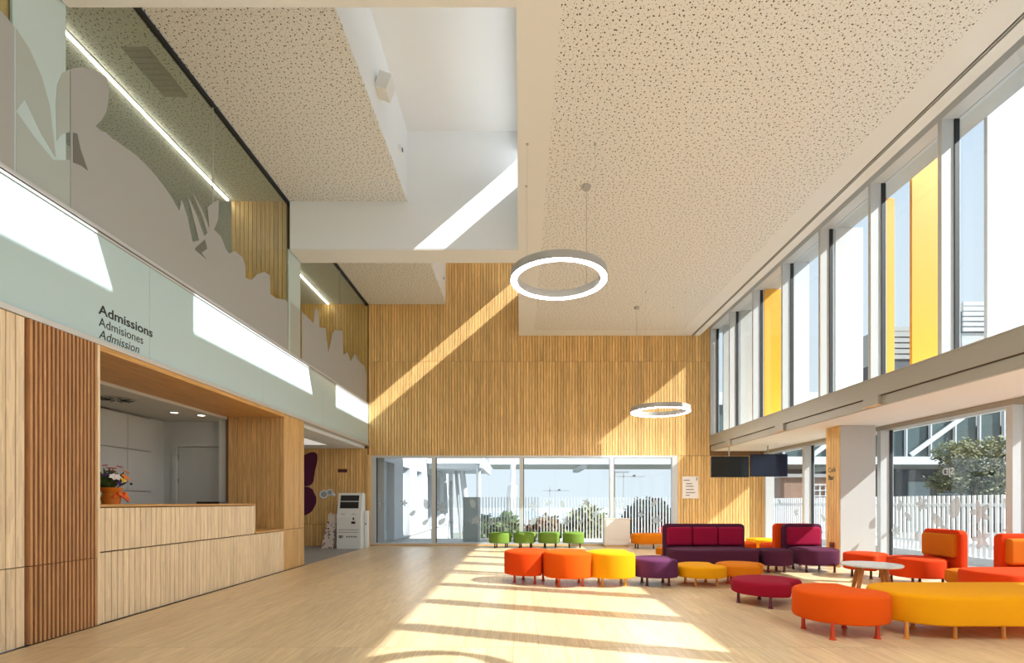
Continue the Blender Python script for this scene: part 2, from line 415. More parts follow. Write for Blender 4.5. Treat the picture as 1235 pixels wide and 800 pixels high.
# ------------------------------------------------------------------ left side, ground floor
wl = struct('wall_left', XL - 0.10, XL, YF, 4.71, 0, ZS, BACKING)
slats_y(wl, XL, 2.9, 4.02, 0.625, 2.585, 0.0745, WOODC, t=0.03, gap=0.006)
slats_y(wl, XL, 2.9, 4.02, 0.0, 0.617, 0.0745, WOODC, t=0.03, gap=0.006)
box('board_panel', XL, XL + 0.03, YF, 2.89, 0, 2.585, WOODC, wl)
lou = 17
for i in range(lou):
    yc = 4.035 + (i + .5) * (4.69 - 4.035) / lou
    for za, zb in ((0.0, 0.617), (0.625, 2.585)):
        link('louvre', slatmesh(0.021, 0.05, zb - za, WOODL, '+x'), WOODL, (XL, yc, (za + zb) / 2), wl)
box('jamb_post', XL, XL + 0.045, 4.69, 4.72, 0, 2.585, WOODC, wl)
# pier on the far side of the reception opening
wp = struct('wall_left_pier', XL - 0.95, XL, 8.46, 9.20, 0, ZS, BACKING)
slats_y(wp, XL, 8.46, 9.21, 0.675, 2.585, 0.0745, WOODV, t=0.03)
slats_y(wp, XL, 8.46, 9.21, 0.0, 0.667, 0.0745, WOODV, t=0.03)
slats_x(wp, 8.46, XL - 0.90, XL + 0.03, 0.0, 2.54, 0.0745, WOODV, t=0.02)
box('end_board', XL - 0.9, XL + 0.03, 9.20, 9.215, 0, 2.585, WOODV, wp)
# soffit of the opening
struct('trim_1', XL - 0.92, XL + 0.03, 4.71, 8.44, 2.54, 2.59, WOODY)
struct('trim_2', XL - 0.10, XL + 0.045, YF, YB, 2.59, 2.635, ALU)
# reception room
struct('wall_reception_left', -6.25, -6.05, 4.0, 9.2, 0, 2.6, RECW)
struct('ceiling_reception', -6.3, XL - 0.92, 4.0, 8.9, 2.50, 2.59, RECW)
struct('wall_reception_front', -6.05, XL - 0.10, 4.0, 4.1, 0, 2.5, RECW)
wd = struct('wall_reception_back', -6.05, -4.80, 8.66, 8.86, 2.14, 2.5, RECW)
box('return', -6.05, -5.90, 8.66, 8.86, 0, 2.14, RECW, wd)
box('return', -5.02, XL - 0.95, 8.50, 8.86, 0, 2.5, RECW, wd)
d1 = struct('door_1', -5.82, -5.02, 8.70, 8.74, 0.005, 2.07, RECW)
box('door_frame', -5.90, -5.83, 8.64, 8.80, 0, 2.14, RECW, d1)
box('door_head', -5.83, -5.02, 8.64, 8.80, 2.075, 2.14, RECW, d1)
hb = MB().tube((-5.76, 8.70, 1.02), (-5.76, 8.63, 1.02), 0.012).tube((-5.76, 8.64, 1.02), (-5.64, 8.64, 1.02), 0.010).build('door_handle', BLACK, d1)
for z in (1.45, 1.85): box('hinge', -5.835, -5.815, 8.685, 8.70, z, z + 0.09, GREYM, d1)
# wall-high white lockers along the reception's left wall
lk = empty('locker_cabinet', (-6.0, 7.6, 0), 'tall white locker cabinet with small black locks behind the counter', 'cabinet')
box('body', -6.045, -5.97, 6.2, 8.25, 0, 2.48, GREYM, lk)
for i in range(4):
    for za, zb in ((0.05, 0.66), (0.67, 1.30), (1.31, 1.94), (1.95, 2.47)):
        ya = 6.2 + i * 0.5125
        dr = box('door', -5.97, -5.95, ya + 0.004, ya + 0.506, za, zb - 0.008, RECW, lk)
        if zb < 2.2: MB().tube((-5.95, ya + 0.06, za + 0.10), (-5.935, ya + 0.06, za + 0.10), 0.018).build('lock', BLACK, dr)
vt = empty('air_diffuser', (-5.35, 6.75, 2.5), 'round swirl air diffuser in the reception ceiling', 'vent')
MB().lathe([(0.0, 2.485), (0.10, 2.488), (0.21, 2.492), (0.225, 2.499), (0.0, 2.499)], 28, (-5.35, 6.75)).build('plate', GREYM, vt, True)
for i in range(10):
    a = i * math.pi / 5
    MB().box(-5.35 + 0.06, -5.35 + 0.19, 6.745, 6.755, 2.478, 2.487, rot=Matrix.Rotation(a, 3, 'Z'), piv=(-5.35, 6.75, 2.48)).build('blade', BLACK, vt)
for k, (x, y) in enumerate(((-5.25, 7.75), (-5.0, 8.0))):
    dl = empty('downlight', (x, y, 2.5), 'small round recessed downlight in the reception ceiling', 'light', 'reception downlights')
    MB().lathe([(0.05, 2.499), (0.085, 2.499), (0.085, 2.490), (0.055, 2.488), (0.05, 2.499)], 20, (x, y)).build('bezel', ALU, dl, True)
    MB().lathe([(0.0, 2.493), (0.05, 2.493), (0.05, 2.499), (0, 2.499)], 16, (x, y)).build('lens', LED, dl)

# reception counter: high front and lower accessible end
ct = empty('reception_counter', (XL, 6.5, 0), 'long pale bamboo reception counter with a lower end', 'counter')
box('core', XL - 0.10, XL, 4.725, 8.432, 0, 0.66, BACKING, ct)
box('core', XL - 0.10, XL, 4.725, 7.50, 0.665, 1.085, BACKING, ct)
slats_y(ct, XL, 4.725, 8.432, 0.0, 0.655, 0.0745, WOODC, t=0.028, gap=0.008)
slats_y(ct, XL, 4.725, 7.50, 0.668, 1.075, 0.0745, WOODC, t=0.028, gap=0.008)
box('countertop', XL - 0.55, XL + 0.035, 4.725, 7.52, 1.085, 1.11, WOODY, ct, bev=0.003)
box('low_top', XL - 0.75, XL + 0.035, 7.52, 8.432, 0.665, 0.69, WOODY, ct, bev=0.003)
box('end_panel', XL - 0.5, XL + 0.028, 7.50, 7.52, 0.69, 1.085, WOODC, ct)
# flat black tray on the counter
mo = empty('document_tray', (-4.05, 6.75, 1.11), 'flat black document tray lying on the reception counter', 'tray')
box('base', -4.22, -3.92, 6.65, 6.85, 1.11, 1.118, BLACK, mo)
for xa, xb, ya, yb in ((-4.22, -3.92, 6.65, 6.658), (-4.22, -3.92, 6.842, 6.85), (-4.22, -4.212, 6.658, 6.842), (-3.928, -3.92, 6.658, 6.842)): box('rim', xa, xb, ya, yb, 1.118, 1.137, BLACK, mo)
hs = empty('pen_cup', (-4.0, 7.6, 0.69), 'tiny black cup on the lower end of the counter', 'cup')
MB().lathe([(0, .69), (.026, .69), (.03, .75), (.025, .75), (.022, .70), (0, .70)], 14, (-4.0, 7.6)).build('cup', BLACK, hs, True)
# bouquet
BX, BY = -4.17, 5.20
bq = empty('flower_bouquet', (BX, BY, 1.11), 'mixed bouquet in an orange wrapped pot on the counter', 'flowers')
WRAP = plain('orange_wrap', srgb(214, 120, 22), 0.6); RIB = plain('orange_ribbon', srgb(236, 112, 40), 0.5)
MB().lathe([(0, 1.11), (.075, 1.11), (.085, 1.17), (.07, 1.22), (.10, 1.275), (.095, 1.28), (.06, 1.225), (0, 1.225)], 16, (BX, BY)).build('wrapped_pot', WRAP, bq, True)
rb = MB()
for a in range(5):
    t = a * 1.256
    rb.tube((BX + .07, BY, 1.225), (BX + .07 + .09 * abs(math.cos(t)), BY + .10 * math.sin(t), 1.215 - .035 * (a % 3)), .012, .018, 6)
rb.build('ribbon', RIB, bq)
LEAF = plain('bouquet_leaf', srgb(52, 78, 34), 0.6)
fg = MB()
for i in range(46):
    t = random.random() * 6.28; ph = random.random()
    d = Vector((math.cos(t) * math.sin(ph * 1.5), math.sin(t) * math.sin(ph * 1.5), .35 + .9 * math.cos(ph * 1.5))).normalized()
    p0 = Vector((BX, BY, 1.25)); p1 = p0 + d * random.uniform(.16, .25); sd_ = d.orthogonal().normalized() * .018
    mid = p0.lerp(p1, .7)
    fg.bm.faces.new([fg.bm.verts.new(p) for p in (p0, mid + sd_, p1, mid - sd_)])
fg.build('foliage', LEAF, bq)
PET = {'red': (200, 36, 36), 'white': (240, 232, 226), 'orange': (238, 130, 30), 'yellow': (240, 196, 40), 'violet': (92, 52, 110), 'pink': (226, 120, 140)}
PM = {k: plain('petal_' + k, srgb(*v), 0.6) for k, v in PET.items()}
for col, dx, dy, dz, r in (('red', .02, -.02, 1.47, .055), ('red', -.03, .04, 1.44, .05), ('white', -.08, -.06, 1.42, .05), ('white', .09, -.06, 1.38, .06), ('orange', .13, .02, 1.38, .05),
                           ('orange', .11, .05, 1.44, .04), ('violet', .02, -.09, 1.40, .04), ('violet', .10, -.03, 1.32, .035), ('yellow', -.10, .02, 1.36, .035), ('pink', .04, .06, 1.49, .035), ('yellow', .14, -.02, 1.35, .03), ('pink', -.06, .0, 1.50, .03)):
    fm = MB(); c = Vector((BX + dx, BY + dy, dz)); nrm = (c - Vector((BX, BY, 1.25))).normalized()
    a = nrm.orthogonal().normalized(); b_ = nrm.cross(a)
    for k in range(7):
        t = k * 2 * math.pi / 7; d = a * math.cos(t) + b_ * math.sin(t); s_ = nrm.cross(d)
        fm.bm.faces.new([fm.bm.verts.new(p) for p in (c, c + d * r * .6 + s_ * r * .35 + nrm * .012, c + d * r + nrm * .006, c + d * r * .6 - s_ * r * .35 + nrm * .012)])
    fm.lathe([(0, 0), (r * .22, .006), (0, .014)], 8)
    fm.bm.verts.ensure_lookup_table()
    lat = fm.bm.verts[28:]
    rot = Vector((0, 0, 1)).rotation_difference(nrm).to_matrix()
    for v in lat: v.co = rot @ v.co + c
    fm.build('bloom', PM[col], bq)

# ------------------------------------------------------------------ upper slab, fascia of back-painted glass, gallery
sl = struct('wall_left_fascia', -7.2, XL - 0.03, YF, YB - 0.012, ZS, ZF - 0.06, WHITE)
joints = [YF, -1.70, 0.67, 3.04, 5.41, 7.78, 10.15, 12.52, YB - 0.012]
for a, b in zip(joints, joints[1:]):
    box('fascia_panel', XL - 0.03, XL, a + 0.002, b - 0.002, 2.64, 3.625, GREEN, sl)
box('fascia_cap', XL - 0.05, XL + 0.012, YF, YB - 0.012, 3.665, ZF, ALUW, sl)
box('cap_gap', XL - 0.05, XL + 0.002, YF, YB - 0.012, 3.65, 3.665, GASKET, sl)
box('cap_rail', XL - 0.05, XL + 0.012, YF, YB - 0.012, 3.627, 3.65, ALUW, sl)
# lettering
for body, yb, sz, bold, sh, w_, x_ in (('Admissions', 378, 0.128, 0.0022, 0, 0.70, 119), ('Admisiones', 393, 0.122, 0.0, 0, 0.56, 119), ('Admission', 407.5, 0.122, 0.0, 0.22, 0.505, 119)):
    Y, Z = px_left(x_, yb)
    text('lettering', body, sz, INK, (XL + 0.0012, Y, Z), M_LEFT, sl, bold, sh, w_)
struct('ceiling_lobby', -7.2, XL - 0.10, 9.22, YB - 0.02, 2.52, 2.59, WHITE)
lp = empty('ceiling_light_panel', (-4.9, 11.2, 2.52), 'flat lit panel in the low ceiling of the side lobby', 'light')
box('frame', -5.2, -4.6, 10.2, 12.2, 2.505, 2.519, ALUW, lp); box('diffuser', -5.17, -4.63, 10.23, 12.17, 2.50, 2.506, emit('soft_panel', (1, .96, .9, 1), 0.35), lp)
struct('wall_lobby_left', -7.4, -7.2, 9.22, YB, 0, 2.6, WHITE)
struct('wall_lobby_side', -7.2, XL - 0.95, 9.0, 9.2, 0, 2.6, WHITE)
# gallery room behind the glass
struct('wall_gallery_left', -6.7, -6.5, YF, YB, ZF, 6.3, WHITE)
struct('ceiling_gallery', -6.7, XL - 0.04, YF, YB - 0.03, ZCL, ZCL + 0.1, PERF)
for k, (a, b) in enumerate(((3.97, 4.44), (8.71, 9.18))):
    wc = struct('wall_gallery_pier', -4.92, XL - 0.05, a, b, ZF, ZCL, BACKING)
    slats_x(wc, a, -4.92, XL - 0.05, ZF, ZCL - 0.003, 0.0745, WOODB, t=0.015)
for k, (a, b) in enumerate(WELLS):
    ls = empty('linear_light', (-4.95, (a + b) / 2, ZCL - 0.03), ['thin glowing light strip in the gallery ceiling beside the frosted pane', 'long thin glowing light strip in the gallery ceiling above the plant film', 'short thin glowing light strip in the gallery by the wood end wall'][k], 'light')
    box('housing', -4.975, -4.925, a + 0.03, b - 0.06, ZCL - 0.012, ZCL - 0.001, ALUW, ls)
    box('diffuser', -4.962, -4.938, a + 0.04, b - 0.07, ZCL - 0.03, ZCL - 0.012, LEDS, ls)
for k, y in enumerate((6.1, 10.0)):
    v = empty('ceiling_grille', (-4.35, y, ZCL), ['grey slotted grille in the gallery ceiling over the plant film', 'grey slotted grille in the gallery ceiling near the wood end wall'][k], 'vent')
    box('frame', -4.5, -4.2, y - 0.35, y + 0.35, ZCL - 0.012, ZCL - 0.001, GREYM, v)
    for i in range(8): box('slot_blade', -4.48, -4.22, y - 0.31 + i * 0.08, y - 0.27 + i * 0.08, ZCL - 0.02, ZCL - 0.012, GREYM, v)
# gallery glazing
w4 = struct('window_4', XL - 0.055, XL - 0.005, YF, YB - 0.02, ZCL - 0.05, ZCL - 0.002, GASKET)
for a, b in WELLS:
    mid = (a + b) / 2
    for ya, yb in ((a, mid - 0.006), (mid + 0.006, b - (0.02 if b > 13 else 0))):
        box('pane', XL - 0.036, XL - 0.024, ya, yb, ZF, ZCL - 0.05, GLASSG, w4)
    box('joint', XL - 0.036, XL - 0.024, mid - 0.006, mid + 0.006, ZF, ZCL - 0.05, ALU, w4)
for a, b in BEAMS:
    box('backed_pane', XL - 0.045, XL - 0.02, a + 0.004, b - 0.004, ZF, ZCR, GREENF, w4)
def filmshape(pts, name='plant_film', mat=FILM, x=XL - 0.020):
    q = [px_left(u, v, x) for u, v in pts]
    MB().prism(q, x, x + 0.0025, 'yz').build(name, mat, w4)
MASS1 = [(85, 251), (85, 83), (98, 81), (112, 84), (128, 93), (131, 103), (131, 118), (128, 135), (122, 145), (115, 152), (122, 158), (128, 160), (135, 167), (143, 172), (152, 179), (160, 184), (167, 190), (175, 198),
         (188, 212), (200, 228), (208, 240), (216, 255), (219, 241), (226, 262), (232, 292), (240, 290), (233, 262), (227, 238), (238, 262), (246, 285), (250, 281), (244, 262), (232, 232), (243, 252), (252.5, 276), (250, 250),
         (257, 244), (264, 241), (263, 265), (258, 277), (266, 285), (272, 300), (276, 306), (283, 303), (292, 310), (296, 322), (296, 335), (303, 338), (310, 331), (318, 328), (325, 332), (326, 355), (333, 360), (345, 362), (347, 366), (347, 423)]
filmshape(MASS1)
filmshape([(364, 376), (378, 390), (380.6, 371), (384, 376), (385, 395), (392.5, 396), (396, 426), (401, 402), (404, 398), (413, 399), (414, 428), (419, 425), (423, 436), (428, 426), (434, 437), (440, 442), (442, 454), (442, 485), (364, 434)])
GF2 = plain('grey_green_film', (0.42, 0.47, 0.44, 1), 0.3)
filmshape([(350, 362), (362, 376), (362, 433), (350, 425)], mat=GF2)
filmshape([(19, 34), (35, 58), (50, 92), (60, 128), (67, 190), (50, 162), (30, 120), (19, 134), (42, 166), (64, 193), (84, 193), (84, 250), (19, 208)], mat=GF2)
filmshape([(84, 84), (75, 88), (69, 102), (67, 125), (68.5, 170), (73, 163), (84, 159)], mat=GF2)
filmshape([(-60, 12), (0, 12), (17, 32), (17, 207), (-60, 156)])
filmshape([(88, 160), (93, 161), (97, 180), (106, 206), (98, 200), (88, 196)], 'plant_film_vein', plain('dark_film', (0.16, 0.16, 0.14, 1), .5), XL - 0.0165)
filmshape([(235, 300), (247, 289), (250, 300), (243, 305), (249, 313), (236, 302)], 'plant_film_vein', MATS['dark_film'], XL - 0.0165)

# ------------------------------------------------------------------ ceilings, beams and light wells
cl = struct('ceiling_left', XL - 0.0, XW, YF, YB - 0.0, ZCL + 0.03, 7.62, WHITE)
for k, (a, b) in enumerate(WELLS):
    box('perforated_panel', XL + 0.004, XW - 0.002, a, b, ZCL, ZCL + 0.03, PERF, cl)
box('perforated_panel', XL + 0.004, XW - 0.002, YF, -0.77, ZCL, ZCL + 0.03, PERF, cl)
for k, (a, b) in enumerate(BEAMS):
    bmn = struct('ceiling_beam', XL + 0.0, -0.03, a, b, ZCR - 0.02, ZCL - 0.0, PLASTER)
    box('upper_beam', XW + 0.001, -0.03, a, b, ZCL, ZW, WHITE, bmn)
    box('beam_face', XL + 0.002, -0.032, a - 0.004, a, ZCR + 0.0, ZCL, WHITE, bmn)
struct('ceiling_wells', XW, 0.15, YF, YB + 0.3, ZW, 7.62, WHITE)
cr_ = struct('ceiling_right', -0.03, 4.67, YF, YB - 0.0, ZCR + 0.03, 6.40, PLASTER)
BL, BR, BBK, BFR = 0.36, 4.12, 12.85, YF + 0.3
box('perforated_panel', BL, BR, BFR, BBK, ZCR, ZCR + 0.03, PERF, cr_)
box('border', -0.03, BL, YF, YB, ZCR, ZCR + 0.03, PLASTER, cr_)
box('border', BR, 4.45, YF, YB, ZCR, ZCR + 0.03, PLASTER, cr_)
box('border', 4.51, 4.67, YF, YB, ZCR, ZCR + 0.03, PLASTER, cr_)
box('border', BL, BR, BBK, YB, ZCR, ZCR + 0.03, PLASTER, cr_)
box('border', BL, BR, YF, BFR, ZCR, ZCR + 0.03, PLASTER, cr_)
box('air_slot', 4.451, 4.509, YF, YB, ZCR + 0.02, ZCR + 0.03, GASKET, cr_)
box('slot_divider', 4.474, 4.486, YF, YB, ZCR + 0.001, ZCR + 0.02, GREYM, cr_)
struct('ceiling_head', 4.67, 5.45, YF, YB + 0.3, 5.86, 6.4, PLASTER)
# clerestory strip over the right ceiling, one light per well
up = struct('wall_clerestory', -0.03, 0.12, YF, YB + 0.3, 6.40, 6.53, WHITE)
box('header', -0.03, 0.12, YF, YB + 0.3, 7.12, ZW, WHITE, up)
for k, (a, b) in enumerate(WELLS):
    ya, yb = a + 0.25, (b - 0.004 if b < 13 else b + 0.05)
    pa = YF if k == 0 else WELLS[k - 1][1] - 0.004
    box('mullion_wall', -0.03, 0.12, pa, ya, 6.53, 7.12, WHITE, up)
    wn = box('window_5', 0.03, 0.045, ya, yb, 6.53, 7.12, GLASSC); wn['kind'] = 'structure'
# spotlight and sensors on the well wall
s1 = empty('wall_spotlight', (XW, 6.86, 6.75), 'boxy white spotlight on the side of the ceiling well', 'light')
MB().box(XW, XW + 0.03, 6.80, 6.92, 6.70, 6.82).build('base', WHITE, s1)
MB().box(XW + 0.03, XW + 0.20, 6.74, 6.98, 6.64, 6.86, bev=0.01, rot=Matrix.Rotation(0.35, 3, 'Y'), piv=(XW + .03, 6.86, 6.76)).build('head', PLASTER, s1)
for k, (y, z, lab) in enumerate(((8.10, 6.73, 'small round white sensor camera on the nearer ceiling well'), (12.5, 6.62, 'small round white sensor camera in the far ceiling well by the wood wall'))):
    c = empty('sensor_camera', (XW, y, z), lab, 'camera')
    MB().tube((XW, y, z), (XW + 0.05, y, z), 0.07, 0.065, 18).build('housing', WHITE, c, True)
    MB().tube((XW + 0.045, y, z), (XW + 0.06, y, z), 0.035, 0.03, 14).build('lens', BLACK, c, True)

# ------------------------------------------------------------------ right facade: upper ribbon window
w2 = struct('window_2', XI, XG + 0.06, YF, YB + 0.05, 5.60, 5.86, ALUW)
MY = [5.95 + 1.2 * k for k in range(-8, 7)]
for y in MY:
    if y > YB: continue
    box('mullion', XI, XG + 0.04, y, y + 0.055, 2.865, 5.60, ALUW, w2)
    box('gasket', XG - 0.035, XG + 0.02, y - 0.014, y, 2.865, 5.60, GASKET, w2)
for y0, y1 in zip(MY, MY[1:]):
    box('pane', XG, XG + 0.012, y0 + 0.055, min(y1, YB), 2.865, 5.60, GLASS, w2)
box('pane', XG, XG + 0.012, YF, MY[0], 2.865, 5.60, GLASS, w2)
sb = struct('wall_right_sill', XI, XG + 0.08, YF, YB + 0.0, 2.60, 2.84, BEIGE)
box('sill_cap', XI - 0.006, XG + 0.1, YF, YB, 2.84, 2.862, BEIGE, sb)
box('lower_face', XI + 0.03, XI + 0.09, YF, YB, ZA, 2.60, BEIGE, sb)
box('shadow_line', XI + 0.02, XI + 0.09, YF, YB, 2.588, 2.60, DARK, sb)
slabR = struct('ceiling_alcove', XI + 0.09, 7.05, YF, YB + 0.3, ZA, 2.83, PLASTER)
for k, y in enumerate((7.18, 9.7, 12.1)):
    br = empty('beam_bracket', (XI, y, 2.47), ('small wedge bracket under the sill beam below the amber fin', 'small wedge bracket under the sill beam before the white column', 'small wedge bracket under the sill beam above the hanging screens')[k], 'bracket', 'brackets under the sill beam')
    MB().prism([(XI - 0.02, 2.60), (XI + 0.03, 2.60), (XI + 0.03, 2.475), (XI - 0.02, 2.475)], y - 0.20, y + 0.10, 'xz').build('body', BEIGE, br)
    MB().prism([(XI - 0.022, 2.475), (XI + 0.1, 2.475), (XI + 0.1, 2.465), (XI - 0.022, 2.465)], y - 0.22, y + 0.12, 'xz').build('plate', WOODX, br)
# outside of the facade: concrete head and coloured fins (blades at right angles to the glass)
hd = struct('trim_3', XG + 0.06, 5.45, YF, YB + 0.3, 5.63, 5.86, CONC)
FINS = [(12.93, 5.16, 5.5, CONC, 'pale concrete upright sun fin outside, nearest the wood wall'),
        (11.95, 5.16, 5.6, CONC, 'pale concrete upright sun fin outside, beside the far yellow fin'),
        (10.75, 5.15, 5.62, YELL, 'yellow upright sun fin outside, between two pale concrete fins'),
        (9.55, 5.14, 5.42, EXTW, 'narrow white upright sun fin outside, beside the far yellow fin'),
        (8.35, 5.17, 5.62, EXTW, 'wide white upright sun fin outside, between the white and the amber fins'),
        (7.15, 5.50, 5.90, plain('amber_fin_paint', srgb(246, 174, 48), .4), 'amber yellow upright sun fin outside with open sky beside it'),
        (5.95, 5.455, 5.95, EXTW, 'bright white upright sun fin outside, beside the louvred rooftop box'),
        (4.75, 5.16, 5.6, EXTW, 'white upright sun fin outside, the next one after the bright white fin'),
        (3.55, 5.16, 5.6, EXTW, 'white upright sun fin outside, second one after the bright white fin'), (2.35, 5.16, 5.6, EXTW, 'white upright sun fin outside, third one after the bright white fin'), (1.15, 5.16, 5.6, EXTW, 'white upright sun fin outside, fourth one after the bright white fin')]
for y, xa, xb, m, lab in FINS:
    fn = empty('facade_fin', ((xa + xb) / 2, y, 2.86), lab, 'fin', 'sun fins outside the ribbon window')
    box('blade', xa, xb, y + 0.0, y + 0.045, 2.87, 5.628 if xa < 5.45 else 6.4, m, fn)
    box('foot_plate', xa, xb, y - 0.03, y + 0.075, 2.835, 2.87, ALU, fn)
fn = empty('facade_fin', (5.2, 7.12, 2.86), 'slim amber cover strip outside the mullion beside open sky', 'fin', 'sun fins outside the ribbon window')
box('blade', XG + 0.05, XG + 0.16, 7.16, 7.20, 2.87, 5.40, MATS['amber_fin_paint'], fn); box('foot_plate', XG + 0.05, XG + 0.16, 7.14, 7.22, 2.835, 2.87, ALU, fn)

# ------------------------------------------------------------------ right alcove: lower windows, column
w3 = struct('window_3', 6.32, XA + 0.05, YF, YB, 2.385, 2.455, BEIGE)
LM = [-3.03, -0.64, 1.75, 4.15, 6.54, 8.93, 11.32]
for y in LM:
    box('mullion', 6.32, XA + 0.04, y, y + 0.09, 0.0, 2.385, ALUW, w3)
    box('gasket', XA - 0.03, XA + 0.02, y - 0.016, y, 0.06, 2.385, GASKET, w3)
box('jamb', 6.32, XA + 0.04, YB - 0.13, YB, 0.0, 2.385, ALUW, w3)
box('bottom_rail', 6.40, XA + 0.04, YF, YB, 0.0, 0.06, ALUW, w3)
for y0, y1 in zip([YF] + LM, LM + [YB - 0.13]):
    box('pane', XA, XA + 0.012, y0 + 0.09, y1, 0.06, 2.385, GLASS, w3)
def pxr(x, y, X): Y = F * X / (x - PX); return (Y, EYE + (PY - y) * Y / F)
for x, y, r, k in ((1085, 610, .10, 2), (1112, 608, .13, 5), (1095, 623, .09, 1), (1130, 627, .13, 1), (1080, 640, .12, 5), (1106, 646, .08, 2), (1182, 618, .17, 5), (1183, 651, .15, 5), (1217, 608, .10, 1), (1216, 640, .08, 5), (1152, 612, .17, 2), (1140, 640, .11, 1), (940, 605, .08, 1), (960, 618, .10, 5), (993, 625, .10, 1)):
    Y, Z = pxr(x, y, XA - 0.004); pts = flower_pts(r) if k == 5 else leaf_pts(r, .8 if k == 1 else 1.9)
    MB().prism([(Y + u, Z + v) for u, v in pts], XA - 0.006, XA - 0.002, 'yz').build('leaf_sticker', STICK, w3)
Y, Z = pxr(1135, 573.5, XA + 0.014)
M_OUT = Matrix(((0, 0, 1, 0), (1, 0, 0, 0), (0, 1, 0, 0), (0, 0, 0, 1)))      # meant to be read from the street
text('glass_lettering', 'SJD', 0.15, EXTW, (XA + 0.0145, pxr(1135, 573.5, XA)[0] - 0.22, Z), M_OUT, w3, 0.004)
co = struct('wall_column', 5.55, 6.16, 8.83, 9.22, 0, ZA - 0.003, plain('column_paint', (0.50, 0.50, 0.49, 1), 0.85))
slats_y(co, 5.55, 8.835, 9.215, 0.0, ZA - 0.005, 0.0745, WOODB, t=0.02, axis='-x')
for body, z, bo in (('Café', 1.665, .001), ('Bar', 1.53, .003)):
    text('lettering', body, 0.115, INK, (5.5292, 9.14, z), M_COLR, co, bo)
rb_ = empty('wall_socket', (5.52, 9.02, 0.36), 'small dark red socket box on the wood side of the column', 'socket')
box('box', 5.50, 5.53, 8.96, 9.07, 0.32, 0.42, plain('dark_red_plastic', srgb(120, 40, 30), .5), rb_, bev=0.004)
for k in range(2): box('outlet', 5.496, 5.501, 8.975 + k * .045, 9.01 + k * .045, 0.345, 0.385, BLACK, rb_)

# screens hanging from the alcove ceiling
for k, (xa, xb, z0, z1, y, lab) in enumerate(((4.50, 5.40, 1.715, 2.215, 12.0, 'black screen hanging in front of the wood wall'), (5.40, 6.28, 1.73, 2.26, 11.95, 'dark navy screen hanging in front of the tall window'))):
    tv = empty('hanging_screen', ((xa + xb) / 2, y, z0), lab, 'screen')
    box('casing', xa + .003, xb - .003, y, y + 0.05, z0, z1, BLACK, tv, bev=0.006)
    box('display', xa + .018, xb - .018, y - 0.003, y + 0.002, z0 + .022, z1 - .018, plain('display_%d' % k, ((.010, .012, .012, 1), (.012, .016, .045, 1))[k], 0.12), tv)
    box('ceiling_mount', (xa + xb) / 2 - .012, (xa + xb) / 2 + .012, y + 0.05, y + 0.075, z1 - .3, ZA, BEIGE, tv)
# notice on the back wall
ns = empty('wall_notice', (4.42, YB - 0.01, 1.2), 'white notice board with printed lines on the wood wall', 'sign')
box('panel', 4.215, 4.63, YB - 0.025, YB - 0.0005, 1.225, 1.80, plain('notice_white', (.80, .76, .72, 1), .6), ns, bev=.003)
for i, (a, b) in enumerate(((4.24, 4.40), (4.30, 4.46), (4.30, 4.50), (4.30, 4.51), (4.30, 4.54), (4.30, 4.40))):
    z = (1.70, 1.61, 1.545, 1.46, 1.38, 1.31)[i]
    box('printed_line', a, b, YB - 0.0265, YB - 0.0252, z - .012, z + .012, plain('print_grey', (.22, .2, .2, 1), .7) if 'print_grey' not in MATS else MATS['print_grey'], ns)
box('logo_mark', 4.57, 4.595, YB - 0.0265, YB - 0.0252, 1.69, 1.78, MATS['print_grey'], ns)

# ------------------------------------------------------------------ unseen front (behind the viewpoint): glazing added to let in fill light
w6 = struct('unseen_fill_window', XL, XA, YF - 0.12, YF, 6.2, 7.6, WHITE)
for x in (-3.9, -1.9, 0.1, 2.1, 4.1, 6.4): box('mullion', x, x + 0.08, YF - 0.12, YF, 0, 6.2, ALU, w6)
for x in (-3.9, -1.9, 0.1, 2.1, 4.1): box('pane', x + .08, x + 2.0 + (.3 if x > 4 else 0), YF - 0.07, YF - 0.06, 0, 6.2, GLASSC, w6)

# ------------------------------------------------------------------ ring lamps
def ring_lamp(cx, cy, zb, label, rose_corner, Rr=0.62):
    t = empty('ring_lamp', (cx, cy, zb), label, 'lamp')
    ro, ri, h = Rr, Rr - 0.085, 0.105
    MB().lathe([(ro, zb + .006), (ro, zb + h), (ri, zb + h), (ri, zb + .006), (ro, zb + .006)], 72, (cx, cy)).build('housing', GREYM, t, True)
    MB().lathe([(ro - .008, zb + .006), (ro - .008, zb), (ri + .008, zb), (ri + .008, zb + .006)], 72, (cx, cy)).build('diffuser', RING, t, True)
    d = (Rr - 0.04) * 0.7071
    for k, (sx, sy) in enumerate(((-1, -1), (1, -1), (1, 1), (-1, 1))):
        px_, py_ = cx + sx * d, cy + sy * d
        cb = MB().tube((px_, py_, zb + h), (px_, py_, ZCR), 0.004 if k == rose_corner else 0.0012, n=6).build('cable', GREYM, t)
        MB().tube((px_, py_, zb + h - .002), (px_, py_, zb + h + .03), 0.012, .006, 8).build('cable_grip', GREYM, cb)
        if k == rose_corner:
            MB().lathe([(0, ZCR - .045), (.05, ZCR - .045), (.06, ZCR - .03), (.06, ZCR), (0, ZCR)], 20, (px_, py_)).build('ceiling_rose', GREYM, t, True)
        else:
            MB().lathe([(0, ZCR - .012), (.015, ZCR - .012), (.018, ZCR), (0, ZCR)], 10, (px_, py_)).build('ceiling_anchor', GREYM, t, True)
    return t
ring_lamp(0.50, 6.57, 3.98, 'large grey ring lamp hanging beside the ceiling light well', 2)
ring_lamp(3.00, 10.9, 3.05, 'grey ring lamp hanging low in front of the wood wall', 3)
ring_lamp(3.00, 1.95, 3.05, 'grey ring lamp hanging near the front of the hall', 3)

